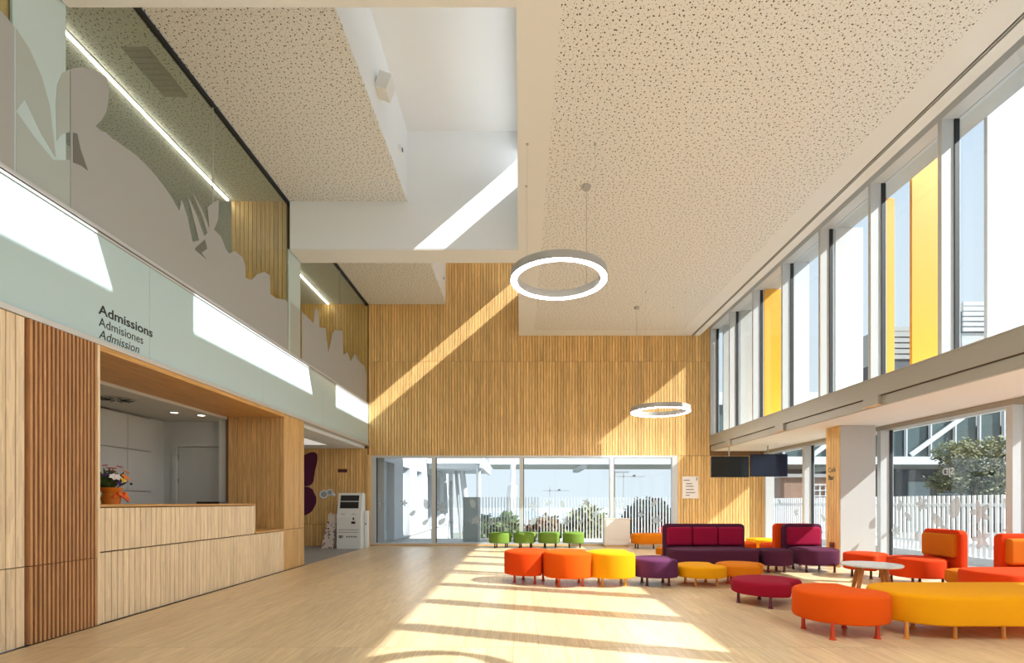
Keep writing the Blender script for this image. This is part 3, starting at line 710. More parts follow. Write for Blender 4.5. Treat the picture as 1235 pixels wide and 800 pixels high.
# ------------------------------------------------------------------ seating
def outline_crescent(r, ang, dist=1.62, rb=1.0, n=56, rnd=3):
    """circle with a concave bite towards angle `ang`; corners softened"""
    c = Vector((math.cos(ang), math.sin(ang))) * dist * r
    half = math.acos((r * r + (dist * r) ** 2 - (rb * r) ** 2) / (2 * r * dist * r))
    pts = []
    m = n
    for i in range(m + 1):
        t = ang + half + (2 * math.pi - 2 * half) * i / m
        pts.append(Vector((r * math.cos(t), r * math.sin(t))))
    # bite arc back
    a0 = math.atan2((pts[-1] - c).y, (pts[-1] - c).x); a1 = math.atan2((pts[0] - c).y, (pts[0] - c).x)
    while a1 > a0: a1 -= 2 * math.pi
    if a0 - a1 > math.pi: a1 += 2 * math.pi
    k = 14
    for i in range(1, k): pts.append(c + Vector((math.cos(a0 + (a1 - a0) * i / k), math.sin(a0 + (a1 - a0) * i / k))) * rb * r)
    return smooth_poly(pts, rnd)
def outline_stadium(x0, x1, y0, y1, rnd=0.9, n=12):
    w, h = x1 - x0, y1 - y0; r = min(w, h) / 2 * rnd; pts = []
    for cx, cy, s in ((x1 - r, y1 - r, 0), (x0 + r, y1 - r, 1), (x0 + r, y0 + r, 2), (x1 - r, y0 + r, 3)):
        for i in range(n + 1):
            t = (s + i / n) * math.pi / 2; pts.append(Vector((cx + r * math.cos(t), cy + r * math.sin(t))))
    return pts
def smooth_poly(p, it):
    for _ in range(it): p = [(p[i - 1] + p[i] * 2 + p[(i + 1) % len(p)]) / 4 for i in range(len(p))]
    return p
def inset(p, d):
    n = len(p); o = []
    for i in range(n):
        a, b, c = p[i - 1], p[i], p[(i + 1) % n]
        t = (c - a); t = t.normalized() if t.length > 1e-9 else Vector((1, 0)); nr = Vector((-t.y, t.x)); o.append(b + nr * d)
    return o
def cushion_body(pts, z0, z1, rt=0.035, rbm=0.02, crown=0.012):
    rings = []
    for k in range(5):
        a = k / 4 * math.pi / 2
        q = inset(pts, rbm * (1 - math.sin(a))); rings.append([(v.x, v.y, z0 + rbm * (1 - math.cos(a))) for v in q])
    for k in range(7):
        a = k / 6 * math.pi / 2
        q = inset(pts, rt * (1 - math.cos(a))); rings.append([(v.x, v.y, z1 - crown - rt * (1 - math.sin(a))) for v in q])
    c = sum((Vector((v.x, v.y)) for v in pts), Vector((0, 0))) / len(pts)
    q0 = inset(pts, rt)
    for f, dz in ((0.93, .45), (0.80, .8), (0.6, 1.0)):
        rings.append([(c.x + (v.x - c.x) * f, c.y + (v.y - c.y) * f, z1 - crown + crown * dz) for v in q0])
    return rings
def leg_part(parent, x, y, mat, h=0.13, lean=0.015):
    t = MB().tube((x, y, h), (x, y, 0.008), 0.014, 0.018, 10).build('leg', mat, parent, True)
    MB().lathe([(0, 0), (.027, 0), (.027, .006), (.018, .012), (0, .012)], 12, (x, y)).build('foot_pad', mat, t, True)
def pouf(cx, cy, r, ang, ztop, fab, legs, label, group=None, zb=0.12, stad=None, legspots=None, name='pouf', cat='pouf', dist=1.62):
    t = empty(name, (cx, cy, 0), label, cat, group)
    pts = [Vector((cx, cy)) + v for v in (outline_crescent(r, ang, dist) if stad is None else stad)]
    m = MB(); m.loft(cushion_body(pts, zb, ztop)); m.build('upholstered_seat', FAB[fab], t, True)
    spots = legspots or [(0.62 * r * math.cos(ang + math.pi / 4 + k * math.pi / 2), 0.62 * r * math.sin(ang + math.pi / 4 + k * math.pi / 2)) for k in range(4)]
    for lx, ly in spots: leg_part(t, cx + lx, cy + ly, LEGM[legs], zb + 0.02)
    return t
CH = 'poufs curving through the middle of the hall'
pouf(0.13, 7.28, 0.355, R(-24), 0.455, 'orangered', 'orangered', 'orange-red tall pouf standing next to the bright orange one', CH)
pouf(0.68, 7.02, 0.36, R(2), 0.47, 'orange', 'orange', 'bright orange tall pouf between the orange-red and yellow tall poufs', CH)
pouf(1.27, 7.03, 0.36, R(0), 0.465, 'yellow', 'yellow', 'tall yellow drum pouf between the orange and the violet poufs', CH)
pouf(1.87, 7.05, 0.335, R(0), 0.375, 'violet', 'purple', 'violet pouf of middle height between two yellow poufs', CH)
pouf(2.49, 7.02, 0.345, R(8), 0.285, 'yellow', 'amber', 'low yellow pouf between the violet and the pale amber poufs', CH)
pouf(3.09, 7.12, 0.345, R(-30), 0.285, 'amber', 'orangered', 'low pale amber pouf behind the crimson one', CH)
pouf(2.79, 5.74, 0.385, R(-42), 0.275, 'crimson', 'crimson', 'low crimson pouf standing alone near the long yellow bench', CH, legspots=[(-.13, -.33), (-.33, 0), (0, .2), (.24, -.14)])
pouf(2.82, 4.50, 0.375, R(20), 0.375, 'orange', 'orangered', 'orange pouf nestled against the end of the long yellow bench', None, legspots=[(-.28, .07), (-.25, -.31), (.14, -.28), (.10, .09)])
st = outline_stadium(-1.0, 1.05, -0.40, 0.40, 1.0)
pouf(4.15, 4.52, 0.4, 0, 0.375, 'yellow', 'amber', 'long yellow bench with rounded ends beside the orange pouf', None, stad=st, legspots=[(-.95 + .40 * k, -.30) for k in range(5)] + [(-.62 + .40 * k, .06) for k in range(4)], name='bench', cat='bench')
for k, x in enumerate((-0.47, 0.145, 0.76, 1.37)):
    pouf(x, 12.75, 0.305, R(-8), 0.385, 'green', 'green', ('green pouf at the end of the row of four farthest from the cream cabinet', 'second green pouf from the row end farthest from the cream cabinet', 'green pouf in the row of four, second from the cream cabinet', 'green pouf at the end of the row nearest the cream cabinet')[k], 'green poufs by the window')
pouf(3.25, 12.55, 0.3, 0, 0.37, 'amber', 'green', 'amber bench by the back window, part hidden by the purple sofa', None, stad=outline_stadium(-.52, .52, -.28, .28, 1.0), legspots=[(-.38, -.15), (-.38, .12), (0, -.15), (.38, -.15), (.38, .12)], name='bench', cat='bench')
pouf(2.90, 9.75, 0.30, R(200), 0.27, 'amber', 'dark', 'low amber pouf peeking out behind the purple sofa', None)
pouf(4.12, 8.32, 0.295, R(180), 0.375, 'purple', 'dark', 'purple pouf between the purple sofa and purple armchair', None)
pouf(4.15, 9.65, 0.30, R(180), 0.385, 'orange', 'dark', 'orange pouf behind the purple pouf, near the orange armchair', None)
pouf(4.95, 10.4, 0.33, R(180), 0.395, 'yellow', 'dark', 'yellow pouf behind the orange armchair by the tall window', None)
pouf(5.24, 7.72, 0.30, R(-60), 0.375, 'red', 'dark', 'red-orange pouf beside the white column', None)
pouf(5.62, 6.36, 0.25, R(-90), 0.29, 'tan', 'dark', 'low tan orange pouf between the two orange chairs', None)

def backrest_mesh(w, h, t, rc=0.07):
    """upright panel in local coords: x width, z height, y thickness 0..t, rounded top corners, soft edge"""
    pts = []
    pts += [(-w / 2, 0), (w / 2, 0)]
    for s, cx in ((0, w / 2 - rc), (1, -w / 2 + rc)):
        for i in range(9):
            a = (s + i / 8) * math.pi / 2; pts.append((cx + rc * math.cos(a), h - rc + rc * math.sin(a)))
    m = MB(); P = [Vector(p) for p in pts]
    e = 0.015; rings = []
    for d, y in ((e, 0), (e * .3, e * .3), (0, e), (0, t - e), (e * .3, t - e * .3), (e, t)):
        q = inset(P, d); rings.append([(v.x, v.y, y) for v in q])
    m.loft(rings)
    for v in m.bm.verts: v.co = Vector((v.co.x, v.co.z, v.co.y))
    return m
def cushion_mesh(x0, x1, z0, z1, y0, y1):
    P = outline_stadium(x0, x1, z0, z1, 0.28, 5); m = MB(); rings = []
    d = y1 - y0
    for ins, f in ((.0, 1.0), (0.0, .38), (.006, .16), (.018, .04), (.036, 0.0)):
        q = inset(P, ins); rings.append([(v.x, v.y, y0 + d * f) for v in q])
    m.loft(rings)
    for v in m.bm.verts: v.co = Vector((v.co.x, v.co.z, v.co.y))
    return m
def armchair(cx, cy, rz, w, seat_pts, fab, cush, legs, label, n=1, ztop=0.385, zback=0.76, name='armchair', cat='armchair', legspots=(), bx=0.0, zc0=0.395):
    """local frame: back panel along x at y=0..0.1, seat towards -y"""
    t = empty(name, (cx, cy, 0), label, cat, None)
    def put(nm, m, mat):
        me = m.mesh(nm, True); me.materials.append(mat); o = bpy.data.objects.new(nm, me); COL.objects.link(o); o.parent = t; return o
    m = MB(); m.loft(cushion_body(seat_pts, 0.12, ztop)); put('seat', m, FAB[fab])
    m = backrest_mesh(w, zback - 0.12, 0.10)
    for v in m.bm.verts: v.co.z += 0.12; v.co.x += bx
    put('backrest', m, FAB[fab])
    cw = (w - 0.10 - 0.012 * (n - 1)) / n
    for i in range(n):
        a = -w / 2 + 0.05 + i * (cw + 0.012) + bx
        put('back_cushion', cushion_mesh(a, a + cw, zc0, zback - 0.055, -0.07, 0.002), FAB[cush])
    for x, y in legspots:
        lg = MB().tube((x, y, 0.14), (x, y, 0.008), 0.014, 0.018, 10); o = put('leg', lg, LEGM[legs])
        fp = MB().lathe([(0, 0), (.027, 0), (.027, .006), (.018, .012), (0, .012)], 12, (x, y)).mesh('foot_pad', True)
        fp.materials.append(LEGM[legs]); f2 = bpy.data.objects.new('foot_pad', fp); COL.objects.link(f2); f2.parent = o
    t.rotation_euler = (0, 0, rz)
    return t
SP = outline_stadium(-.72, .70, -.72, -.005, 0.75)
armchair(3.16, 8.74, 0, 1.39, SP, 'purple', 'magenta', 'dark', 'purple three seat sofa with crimson back cushions', 3, name='sofa', cat='sofa', legspots=[(-.55, -.55), (0, -.6), (.5, -.55), (-.55, -.1), (.5, -.1)])
armchair(4.85, 8.74, 0, 0.66, outline_stadium(-.36, .34, -.66, -.005, 0.85), 'purple', 'magenta', 'dark', 'purple armchair with one crimson back cushion', 1, legspots=[(-.22, -.5), (.2, -.56), (.2, -.14), (-.22, -.1)])
armchair(4.76, 8.965, math.pi, 0.66, outline_stadium(-.34, .34, -.66, -.005, 0.85), 'orangered', 'tan', 'dark', 'orange armchair standing back to back with the purple armchair', 1, legspots=[(-.22, -.5), (.2, -.56), (.2, -.14), (-.22, -.1)])
armchair(5.76, 6.98, R(-93), 0.66, outline_stadium(-.33, .33, -.64, -.005, 0.9), 'red', 'tan', 'dark', 'red-orange armchair with tan back cushion facing away from the window', 1, legspots=[(-.2, -.52), (.22, -.52), (.2, -.12), (-.22, -.12)])
armchair(5.97, 5.98, 0, 0.66, outline_stadium(-.99, .33, -.66, -.005, 0.85), 'red', 'tan', 'dark', 'red-orange chaise with tan cushion reaching past its own backrest', 1, legspots=[(-.8, -.55), (-.2, -.58), (.25, -.5), (.25, -.1), (-.8, -.12)])

# round side table
tb = empty('side_table', (4.0, 5.8, 0), 'small round side table with pale top and splayed wooden legs', 'table')
MB().lathe([(0, .405), (.29, .405), (.30, .415), (.30, .425), (.295, .43), (0, .43)], 48, (4.0, 5.8)).build('table_top', plain('pale_laminate', (.74, .74, .73, 1), .25), tb, True)
OAK = wood('oak_leg', srgb(176, 112, 56), 'z')
for k in range(4):
    a = R(20 + 90 * k)
    MB().tube((4.0 + .15 * math.cos(a), 5.8 + .15 * math.sin(a), .405), (4.0 + .25 * math.cos(a), 5.8 + .25 * math.sin(a), 0), .028, .017, 10).build('leg', OAK, tb, True)
MB().box(3.86, 4.14, 5.78, 5.82, .38, .405).box(3.98, 4.02, 5.66, 5.94, .38, .405).build('cross_rail', OAK, tb)
# white cabinet under the back window
wc_ = empty('window_cabinet', (2.46, 13.0, 0), 'squat cream cabinet standing under the back window', 'cabinet')
CAB = plain('cream_cabinet', (.78, .72, .64, 1), .5)
box('body', 2.14, 2.78, 12.86, 13.19, 0.04, 0.70, CAB, wc_, bev=.006); box('plinth', 2.16, 2.76, 12.88, 13.17, 0, 0.04, WOODX, wc_)
box('top', 2.13, 2.79, 12.85, 13.195, 0.70, 0.72, CAB, wc_); box('front_panel', 2.17, 2.75, 12.852, 12.86, 0.19, 0.67, CAB, wc_, bev=.002); box('drawer', 2.17, 2.75, 12.852, 12.86, 0.06, 0.175, CAB, wc_, bev=.002)

# ------------------------------------------------------------------ side lobby: kiosk, patterned boxes, wall decals
ki = empty('ticket_kiosk', (-4.13, 12.5, 0), 'white self-service kiosk with black screens by the wood wall', 'kiosk')
KW = plain('kiosk_white', (.74, .75, .73, 1), .4)
MB().prism([(12.36, 0), (12.72, 0), (12.72, 1.32), (12.66, 1.36), (12.50, 1.36), (12.36, 0.75)], -4.44, -3.86, 'yz').build('body', KW, ki)
def slope(z0, z1, x0, x1, d, nm, mat):   # plate on the sloping upper face
    f = lambda z: 12.36 + (z - .75) * (0.14 / .61)
    MB().prism([(f(z0) - d, z0), (f(z1) - d, z1), (f(z1) + .01, z1), (f(z0) + .01, z0)], x0, x1, 'yz').build(nm, mat, ki)
slope(1.16, 1.30, -4.38, -3.93, .006, 'upper_screen', BLACK); slope(0.98, 1.14, -4.38, -3.93, .006, 'lower_screen', BLACK); slope(1.14, 1.16, -4.38, -3.93, .009, 'screen_divider', ALUW)
slope(0.83, 0.85, -4.34, -4.25, .004, 'slot', GREYM); slope(0.83, 0.85, -4.08, -4.0, .004, 'slot', GREYM)
box('card_reader', -4.05, -4.02, 12.35, 12.37, .70, .76, BLACK, ki); box('keypad', -4.08, -3.99, 12.345, 12.37, .61, .66, BLACK, ki)
for z in (.46, .40): box('vent_line', -4.40, -3.90, 12.352, 12.362, z - .009, z + .009, GREYM, ki)
text('lettering', 'SJD', .075, INK, (-4.39, 12.357, .27), M_BACK, ki, .003)
for i in range(5): box('printed_mark', -4.21 + i * .055, -4.172 + i * .055, 12.356, 12.36, .275, .312, MATS['print_grey'], ki)
KB = empty('leaflet_dispenser', (-3.80, 12.72, 0), 'slim white post with a black button beside the kiosk', 'post')
box('post', -3.85, -3.78, 12.62, 12.80, 0, .92, KW, KB, bev=.006); box('button', -3.83, -3.80, 12.612, 12.62, .58, .61, BLACK, KB)
m, t_, b_ = nodes('terrazzo_print')
co_ = t_.nodes.new('ShaderNodeTexCoord'); vo = t_.nodes.new('ShaderNodeTexVoronoi'); vo.inputs['Scale'].default_value = 19; t_.links.new(co_.outputs['Object'], vo.inputs['Vector'])
cr2 = t_.nodes.new('ShaderNodeValToRGB'); cr2.color_ramp.interpolation = 'CONSTANT'
cr2.color_ramp.elements[0].color = (.05, .02, .03, 1); cr2.color_ramp.elements[1].position = .33; cr2.color_ramp.elements[1].color = (.72, .62, .56, 1)
t_.links.new(vo.outputs['Distance'], cr2.inputs[0]); t_.links.new(cr2.outputs[0], b_.inputs['Base Color'])
pb = empty('patterned_stand', (-4.62, 12.5, 0), 'leaning display stand with a dark speckled pattern beside the kiosk', 'stand')
MB().prism([(-4.85, 0), (-4.56, 0), (-4.48, .66), (-4.70, .66)], 12.45, 12.62, 'xz').build('panel', m, pb)
MB().prism([(-4.70, .66), (-4.48, .66), (-4.47, .86), (-4.56, .82), (-4.62, .87), (-4.69, .84)], 12.47, 12.60, 'xz').build('header_card', plain('card_cream', (.70, .62, .50, 1), .7), pb)
# butterfly wing decal (flat plate on the wood wall)
bw = empty('butterfly_wing', (-5.35, YB - 0.03, .9), 'deep purple butterfly wing shape fixed to the wood wall', 'wall decoration')
def wpx(pts, y=YB - 0.03): return [pxb(u, v, y) for u, v in pts]
PUR = plain('deep_purple', srgb(84, 6, 58), .5); TRIM = plain('pale_edge', srgb(206, 160, 130), .5)
up_ = [(350, 556), (360, 552), (367, 549), (374, 546), (379, 545.5), (382.5, 548), (383, 553), (382, 560), (380, 567), (379, 574), (378, 581), (375, 585), (371.5, 586.5), (366, 587), (350, 590)]
lo_ = [(350, 588), (366, 587), (372, 587.5), (377, 590.5), (379, 595), (381.5, 600), (381.5, 606), (379, 612), (376, 617), (372, 620), (367, 622), (350, 624)]
MB().prism(wpx(up_), YB - 0.034, YB - 0.026, 'xz').build('upper_wing', PUR, bw); MB().prism(wpx(lo_), YB - 0.034, YB - 0.026, 'xz').build('lower_wing', PUR, bw)
dc = empty('round_sign', (-5.0, YB - 0.03, 1.2), 'pair of overlapping white discs fixed to the wood wall', 'sign')
for (x, y, r) in ((390.5, 596.5, .11), (398, 594, .085), (403, 597, .04)):
    X, Z = pxb(x, y, YB - 0.03)
    ds = MB().tube((X, YB - 0.026, Z), (X, YB - 0.036, Z), r, n=28).build('disc', WHITE, dc)
    if r > .05: MB().tube((X, YB - 0.036, Z), (X, YB - 0.038, Z), r * .66, n=24).build('emblem', plain('grey_emblem_%d' % int(x), (.35, .42, .45, 1), .6), ds)
X, Z = pxb(413, 568, YB - 0.03)
rs = empty('room_sign', (X, YB - 0.03, Z), 'small dark red lettered sign above the kiosk', 'sign')
box('plate', X - .12, X + .12, YB - .030, YB - .026, Z - .045, Z + .045, plain('maroon_plate', srgb(110, 46, 40), .6), rs)
for i in range(5): box('letter_bar', X - .10 + i * .042, X - .075 + i * .042, YB - .032, YB - .030, Z - .025, Z + .025, BLACK, rs)

# ------------------------------------------------------------------ exterior
terr = struct('ground_terrace', -12, 40, YB + 0.30, 16.2, -0.35, -0.02, CONC)
struct('ground_side', XA + 0.06, 9.2, -12, YB + 0.30, -0.35, -0.02, CONC)
struct('ground_street', 9.2, 160, -40, 16.2, -0.9, -0.6, plain('asphalt', (.16, .16, .165, 1), .9, vary=.15))
struct('ground_lower', -300, 300, 16.2, 120, -6.4, -6.0, plain('lower_ground', (.22, .24, .20, 1), .95, vary=.3))
struct('ground_city', -3000, 3000, 120, 5500, -62, -60, plain('hazed_city_ground', (.42, .48, .52, 1), .95, vary=.25))  # aerial haze is put into this pale blue-grey colour
WINGW = plain('wing_white', (0.64, 0.67, 0.70, 1), 0.85, vary=0.02)
# white wing with deep square openings, along the left of the terrace
XFW = -3.60
wx = empty('white_wing', (-4.0, 18, -6), 'white building wing with a row of deep narrow openings outside the back window', 'building')
box('core', -9.0, XFW - 0.20, YB + 0.31, 27.5, -6, 3.6, WINGW, wx)
box('plinth', XFW - 0.20, XFW, YB + 0.31, 27.5, -6, 0.02, WINGW, wx); box('plinth_cap', XFW - .20, XFW + 0.03, YB + .31, 27.5, 0.02, 0.05, GREYM, wx)
box('parapet', XFW - 0.20, XFW, YB + 0.31, 27.5, 2.24, 3.6, WINGW, wx)
y = YB + 0.31
opens = [13.62 + 2.1 * k for k in range(7)]
for o_ in opens:
    box('pier', XFW - 0.20, XFW, y, o_, 0.05, 2.24, WINGW, wx); y = o_ + 1.0
    wn_ = box('window', XFW - 0.21, XFW - 0.19, o_, o_ + 1.0, 0.35, 2.2, plain('wing_glass', (.50, .54, .58, 1), .5) if 'wing_glass' not in MATS else MATS['wing_glass'], wx)
box('pier', XFW - 0.20, XFW, y, 27.5, 0.05, 2.24, WINGW, wx)
# canopy along the wing and leaning struts
cp = empty('steel_canopy', (-2.4, 22, -6), 'white steel canopy with leaning struts joining the white wing', 'canopy')
box('slab', XFW + 0.02, -1.55, 19.6, 24.8, 2.62, 2.85, EXTW, cp); box('edge_beam', -1.55, -1.42, 19.6, 24.8, 2.45, 2.9, EXTW, cp)
for y in (20.0, 21.2, 22.4, 23.6): box('rib', XFW + .02, -1.55, y, y + .10, 2.45, 2.62, EXTW, cp)
MB().tube((-2.05, 21.5, -6), (-2.7, 21.5, 2.6), .07, n=10).build('strut', GREYM, cp, True); MB().tube((-1.5, 21.5, -6), (-2.45, 21.5, 2.6), .12, n=10).build('strut', ALUW, cp, True)
MB().tube((-1.62, 20.0, -6), (-1.62, 20.0, 2.6), .09, n=10).build('post', ALUW, cp, True)
# grey screen post at the terrace edge
gp = empty('grey_screen', (-1.4, 14.9, -0.02), 'grey green upright panel at the end of the terrace railing', 'panel')
box('panel', -1.66, -1.22, 14.86, 14.92, -0.02, 1.28, plain('grey_green_panel', (.36, .43, .43, 1), .5), gp); box('side_post', -1.22, -1.15, 14.84, 14.94, -0.02, 1.28, EXTW, gp)
# white railing along the terrace edge
RAILY = 15.2
rl = empty('terrace_railing', (3.2, RAILY, -0.02), 'white railing of thin upright bars along the terrace beyond the back window', 'railing')
x = -1.10
while x < 7.6:
    o = box('bar', x - .011, x + .011, RAILY - .03, RAILY + .03, 0.04, 1.28, BARW, rl); x += 0.091
box('bottom_rail', -1.15, 7.62, RAILY - .03, RAILY + .03, 0.0, 0.04, EXTW, rl); box('kerb', -1.15, 7.62, RAILY - .1, RAILY + .1, -0.02, 0.0, EXTW, rl)
# white slat fence beside the street
FX = 8.4
fe = empty('slat_fence', (FX, 9, -0.02), 'white fence of broad upright slats outside the side windows', 'fence')
y = 4.4
while y < 18.0:
    box('slat', FX, FX + .025, y, y + .055, 0.12, 1.26, BARW, fe); y += 0.114
box('kerb', FX - .08, FX + .12, 0.0, 18.1, -0.02, 0.12, EXTW, fe); box('back_rail', FX + .025, FX + .05, 4.4, 18.1, .3, .36, EXTW, fe); box('back_rail', FX + .025, FX + .05, 4.4, 18.1, 1.05, 1.11, EXTW, fe)
# footbridge across the view
BYF = 25.0
bd = empty('footbridge', (12, BYF, 3.0), 'long white truss footbridge with dark glazing crossing outside', 'bridge')
box('deck', -1.5, 46, BYF, BYF + 4, 3.0, 3.12, GREYM, bd); box('bottom_chord', -1.5, 46, BYF - .1, BYF, 2.98, 3.36, EXTW, bd); box('top_chord', -1.5, 46, BYF - .1, BYF, 5.9, 6.3, EXTW, bd); box('roof', -1.5, 46, BYF - .1, BYF + 4, 6.3, 6.5, EXTW, bd)
BGL = plain('bridge_glass', (.10, .14, .14, 1), .1); BGL2 = plain('bridge_panel_teal', (.52, .66, .66, 1), .4); BGL3 = plain('bridge_panel_rust', (.34, .13, .07, 1), .6)
k = 0; x = -1.5
while x < 45.5:
    box('panel', x + .06, x + 1.14, BYF + .1, BYF + .14, 3.36, 5.9, BGL2 if x < 9 else (BGL3 if (k % 5 == 2 and x > 20) else BGL), bd)
    box('post', x, x + .06, BYF - .06, BYF + .1, 3.36, 5.9, EXTW, bd)
    if k % 4 == 1 and x > 9: MB().box(x + .3, x + 4.0, BYF - .09, BYF - .01, 3.36, 3.58, rot=Matrix.Rotation(-R(36), 3, 'Y'), piv=(x + .3, BYF, 3.36)).build('brace', EXTW, bd)
    x += 1.2; k += 1
for x in (3.0, 9.5, 16.0): MB().box(x, x + .3, BYF + .1, BYF + 3.9, 2.8, 3.0).build('cross_beam', EXTW, bd)
MB().tube((-.95, BYF - .5, -6), (-.36, BYF - .5, 1.95), .26, .24, 16).build('raking_column', BARW, bd, True)
MB().tube((-.36, BYF - .5, 1.95), (-.33, BYF - .25, 3.0), .13, .13, 12).build('column_head', BARW, bd, True)
# dark building across the street
db = empty('dark_building', (24, 30, -0.6), 'dark grey building with louvred windows across the street', 'building')
DG = plain('dark_grey_cladding', (.085, .095, .115, 1), .7, vary=.1); LG = plain('louvre_blue_grey', (.30, .38, .42, 1), .5)
box('wall', 13.0, 46, 29.2, 36, -0.6, 5.5, DG, db)
box('door_recess', 22.2, 23.4, 29.1, 29.2, -0.6, 2.3, LG, db)
for x in (23.8, 25.8, 27.8):
    wf = box('window', x, x + 1.7, 29.14, 29.2, 1.5, 3.0, DG, db)
    for j in range(9): box('louvre', x + .06, x + 1.64, 29.08, 29.14, 1.56 + j * .16, 1.66 + j * .16, LG, wf)
box('pale_panel', 32.0, 37.0, 29.1, 29.2, -0.6, 2.9, plain('pale_teal_panel', (.40, .50, .52, 1), .5), db)
gd = empty('trellis_house', (14.5, 22, -0.6), 'brick house with a white trellis seen past the navy screen', 'building')
BRK = plain('brown_brick', (.32, .20, .15, 1), .9, vary=.2)
box('wall', 11.4, 13.9, 22.0, 24.0, -0.6, 2.2, BRK, gd); box('roof', 11.2, 14.1, 21.9, 24.1, 2.2, 2.35, GREYM, gd)
for i in range(6): box('trellis_bar', 12.4 + i * .25, 12.44 + i * .25, 21.95, 22.0, .9, 1.9, EXTW, gd)
for i in range(5): box('trellis_rail', 12.4, 13.69, 21.93, 21.95, .9 + i * .24, .94 + i * .24, EXTW, gd)
# rooftop plant boxes seen through the ribbon window
for k, (x0, x1, y0, y1, z0, z1, lab) in enumerate(((26, 40, 30, 33, 5.5, 12.9, 'pale louvred rooftop box beyond the bright white fin'), (37, 43.5, 52, 58, 5, 19.0, 'dark slatted rooftop building beyond the amber fin'))):
    rp = empty('rooftop_box', ((x0 + x1) / 2, y0, z0), lab, 'building')
    box('wall', x0, x1, y0, y1, z0 if k == 0 else -1, z1 * (.86 if k == 0 else .82), CONC if k == 0 else DG, rp)
    for j in range(6):
        hh = (z1 * (.14 if k == 0 else .18)) / 6
        box('slat', x0, x1, y0 - .1, y0, z1 - (j + 1) * hh + hh * .25, z1 - j * hh, ALUW if k == 0 else GREYM, rp)
    box('backing', x0, x1, y0 + .2, y1, z1 * (.86 if k == 0 else .82), z1, GREYM, rp)

# trees
def foliage_mesh(c, rad, n, size, seed, squash=0.8):
    rnd = random.Random(seed); vs, fs = [], []
    for i in range(n):
        while True:
            p = Vector((rnd.uniform(-1, 1), rnd.uniform(-1, 1), rnd.uniform(-1, 1)))
            if .25 < p.length < 1: break
        lump = 0.8 + 0.2 * math.sin(p.x * 7 + seed) * math.cos(p.y * 6 + p.z * 5)
        q = Vector((p.x * rad[0], p.y * rad[1], p.z * rad[2])) * lump + c
        d = Vector((rnd.gauss(0, 1), rnd.gauss(0, 1), rnd.gauss(0, .8))).normalized(); s_ = d.orthogonal().normalized()
        L_ = size * rnd.uniform(.6, 1.3); b0 = len(vs)
        vs += [q, q + d * L_ * .5 + s_ * L_ * .28, q + d * L_, q + d * L_ * .5 - s_ * L_ * .28]; fs.append((b0, b0 + 1, b0 + 2, b0 + 3))
    me = bpy.data.meshes.new('foliage'); me.from_pydata(vs, [], fs); return me
LM_ = [plain('leaf_%d' % i, srgb(*c), .6, vary=.35) for i, c in enumerate(((84, 104, 54), (112, 112, 58), (36, 52, 42), (106, 86, 56), (104, 108, 66)))]
BARK = plain('bark', srgb(96, 78, 60), .9)
def tree(x, y, zc, rx, rz, z0, lm, label, n=2600, size=.28, group='trees outside', name='tree', lumps=None):
    t = empty(name, (x, y, z0), label, 'tree', group)
    m = MB().tube((x, y, z0), (x, y, zc), .12 * rx / 1.5 + .05, .05, 8)
    for k in range(4):
        a = k * 1.7 + x; m.tube((x, y, zc - rz * .5), (x + math.cos(a) * rx * .6, y + math.sin(a) * rx * .6, zc + rz * .35), .05, .015, 6)
    m.build('trunk', BARK, t)
    vs, fs = [], []
    for q, (dx, dy, dz, f) in enumerate(lumps or ((0, 0, 0, .8), (.45, .1, -.15, .62), (-.45, -.1, -.2, .6), (.1, 0, .45, .5), (-.2, .2, .3, .5))):
        m1 = foliage_mesh(Vector((x + dx * rx, y + dy * rx, zc + dz * rz)) - wloc(t), (rx * f, rx * f, rz * f), n // 4, size, int(x * 13 + y) + q)
        b0 = len(vs); vs += [v.co.copy() for v in m1.vertices]; fs += [tuple(i + b0 for i in p.vertices) for p in m1.polygons]; bpy.data.meshes.remove(m1)
    me = bpy.data.meshes.new('foliage'); me.from_pydata(vs, [], fs); me.materials.append(LM_[lm])
    o = bpy.data.objects.new('foliage', me); COL.objects.link(o); o.parent = t
    return t
tree(-2.0, 26.6, -.9, 1.2, 1.6, -6, 0, 'green tree growing beside the leaning canopy struts')
tree(-.55, 18.0, -.35, .95, 1.15, -6, 0, 'green tree between the grey panel and the white raking column')
tree(1.1, 22.6, -.45, 1.25, 1.1, -6, 3, 'brownish tree beyond the railing, left of the olive tree')
tree(2.6, 19.9, -.15, 1.2, 1.25, -6, 1, 'olive green round tree beyond the middle of the railing')
tree(4.25, 18.0, -.0, .62, 1.4, -6, 2, 'dark narrow tree beside the street lamp beyond the railing')
tree(6.6, 26.0, .1, 1.9, 1.3, -6, 2, 'broad dark green tree beyond the railing behind the red awning')
tree(15.4, 17.2, 2.35, 1.9, 1.15, -.6, 4, 'leafy street tree with pale sunlit leaves across the fence', n=4600, size=.14, lumps=((-.3, 0, .35, .5), (.35, 0, .45, .55), (-.05, 0, -.1, .55), (.6, .1, -.2, .5), (-.5, 0, -.45, .4), (.2, 0, -.7, .45)))
tree(19.4, 18.6, 2.2, 1.2, 1.4, -.6, 2, 'darker street tree standing next to the pale leafy one', n=2600, size=.15)
tree(13.3, 20.5, 1.2, .7, .9, -.6, 0, 'small green shrub tree by the trellis house', n=1200, size=.16)
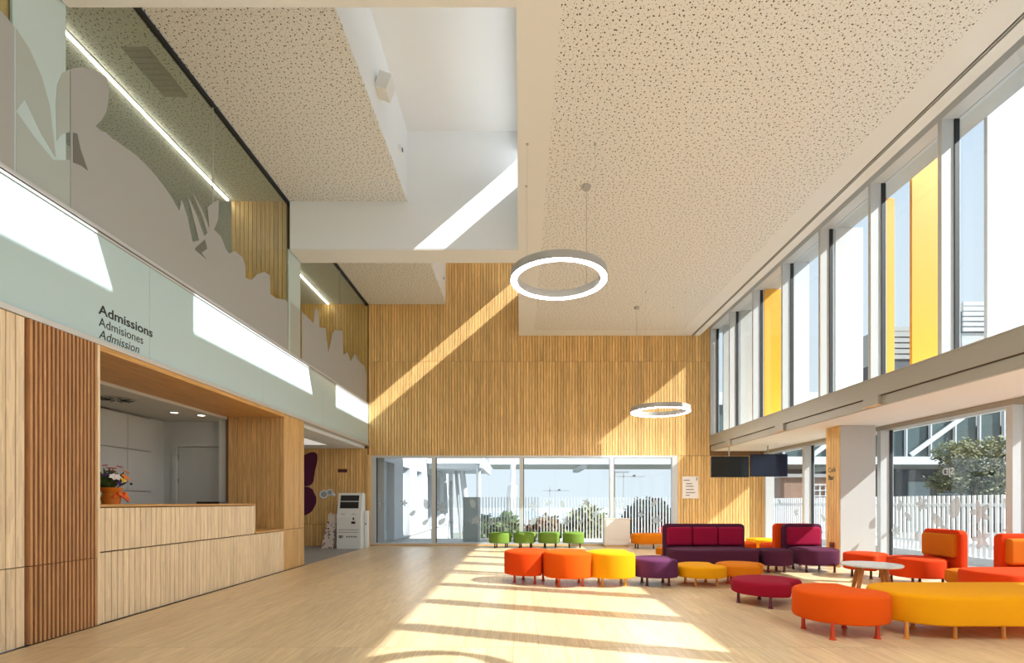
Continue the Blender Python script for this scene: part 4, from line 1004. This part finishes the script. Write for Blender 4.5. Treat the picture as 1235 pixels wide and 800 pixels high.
# red awning stall beyond the railing
ra = empty('red_awning', (5.6, 22.5, -6), 'red and blue awning stall below the dark tree beyond the railing', 'stall')
RED = plain('awning_red', srgb(206, 24, 44), .6); BLU = plain('awning_blue', srgb(60, 70, 140), .6)
MB().prism([(5.0, -.75), (5.5, -.45), (6.1, -.05), (6.7, .1), (6.7, -.12), (6.1, -.3), (5.5, -.7), (5.0, -.95)], 22.2, 22.9, 'xz').build('awning', RED, ra)
box('side_panel', 5.5, 5.8, 22.4, 22.5, -1.6, -.55, BLU, ra); box('counter', 5.0, 6.6, 22.5, 23.2, -2.6, -1.7, RED, ra)
for x in (5.1, 6.6): MB().tube((x, 22.6, -6), (x, 22.6, -.8 if x < 6 else 0), .05).build('post', GREYM, ra)
# street lamp, cranes
sm = empty('street_lamp', (4.0, 21.0, -6), 'tall thin grey street lamp post beyond the railing', 'lamp post')
MB().tube((4.1, 22.0, -6), (4.1, 22.0, 2.5), .06, .045, 8).build('post', GREYM, sm); MB().box(4.1, 4.7, 21.96, 22.04, 2.40, 2.46).build('arm', GREYM, sm)
for k, (x, z, hgt) in enumerate(((28.5, 33, 60), (49.0, 54, 80))):
    D_ = (480, 430)[k]; X0 = ((663, 752)[k] - PX) * D_ / F; ZT = EYE + (PY - (592, 575)[k]) * D_ / F
    cn = empty('tower_crane', (X0, D_, -60), ['far hazy tower crane above the trees left of the street lamp', 'far tower crane right of the street lamp'][k], 'crane')
    MB().box(X0 - .5, X0 + .5, D_ - .5, D_ + .5, -60, ZT + 3).build('mast', GREYM, cn); MB().box(X0 - 6, X0 + 18, D_ - .5, D_ + .5, ZT - .5, ZT + .5).build('jib', GREYM, cn); MB().box(X0 + 8, X0 + 10, D_ - 1, D_ + 1, ZT, ZT + 1.4).build('cab', DG, cn)
# distant town
rnd = random.Random(3)
HAZED_TOWN = [plain('town_%d' % i, c, .9) for i, c in enumerate(((.60, .64, .68, 1), (.52, .57, .62, 1), (.66, .66, .66, 1)))]  # block colours paled to carry the distance haze
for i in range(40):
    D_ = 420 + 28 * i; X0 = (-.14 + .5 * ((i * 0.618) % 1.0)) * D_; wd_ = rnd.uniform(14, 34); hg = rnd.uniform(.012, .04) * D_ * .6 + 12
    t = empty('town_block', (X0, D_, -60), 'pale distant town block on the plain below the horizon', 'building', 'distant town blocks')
    m = MB().box(X0, X0 + wd_, D_, D_ + 14, -60, -60 + min(hg, 52)).box(X0 + wd_ * .3, X0 + wd_ * .6, D_ + 2, D_ + 9, -60 + min(hg, 52), -57 + min(hg, 52)); m.build('block', HAZED_TOWN[i % 3], t)
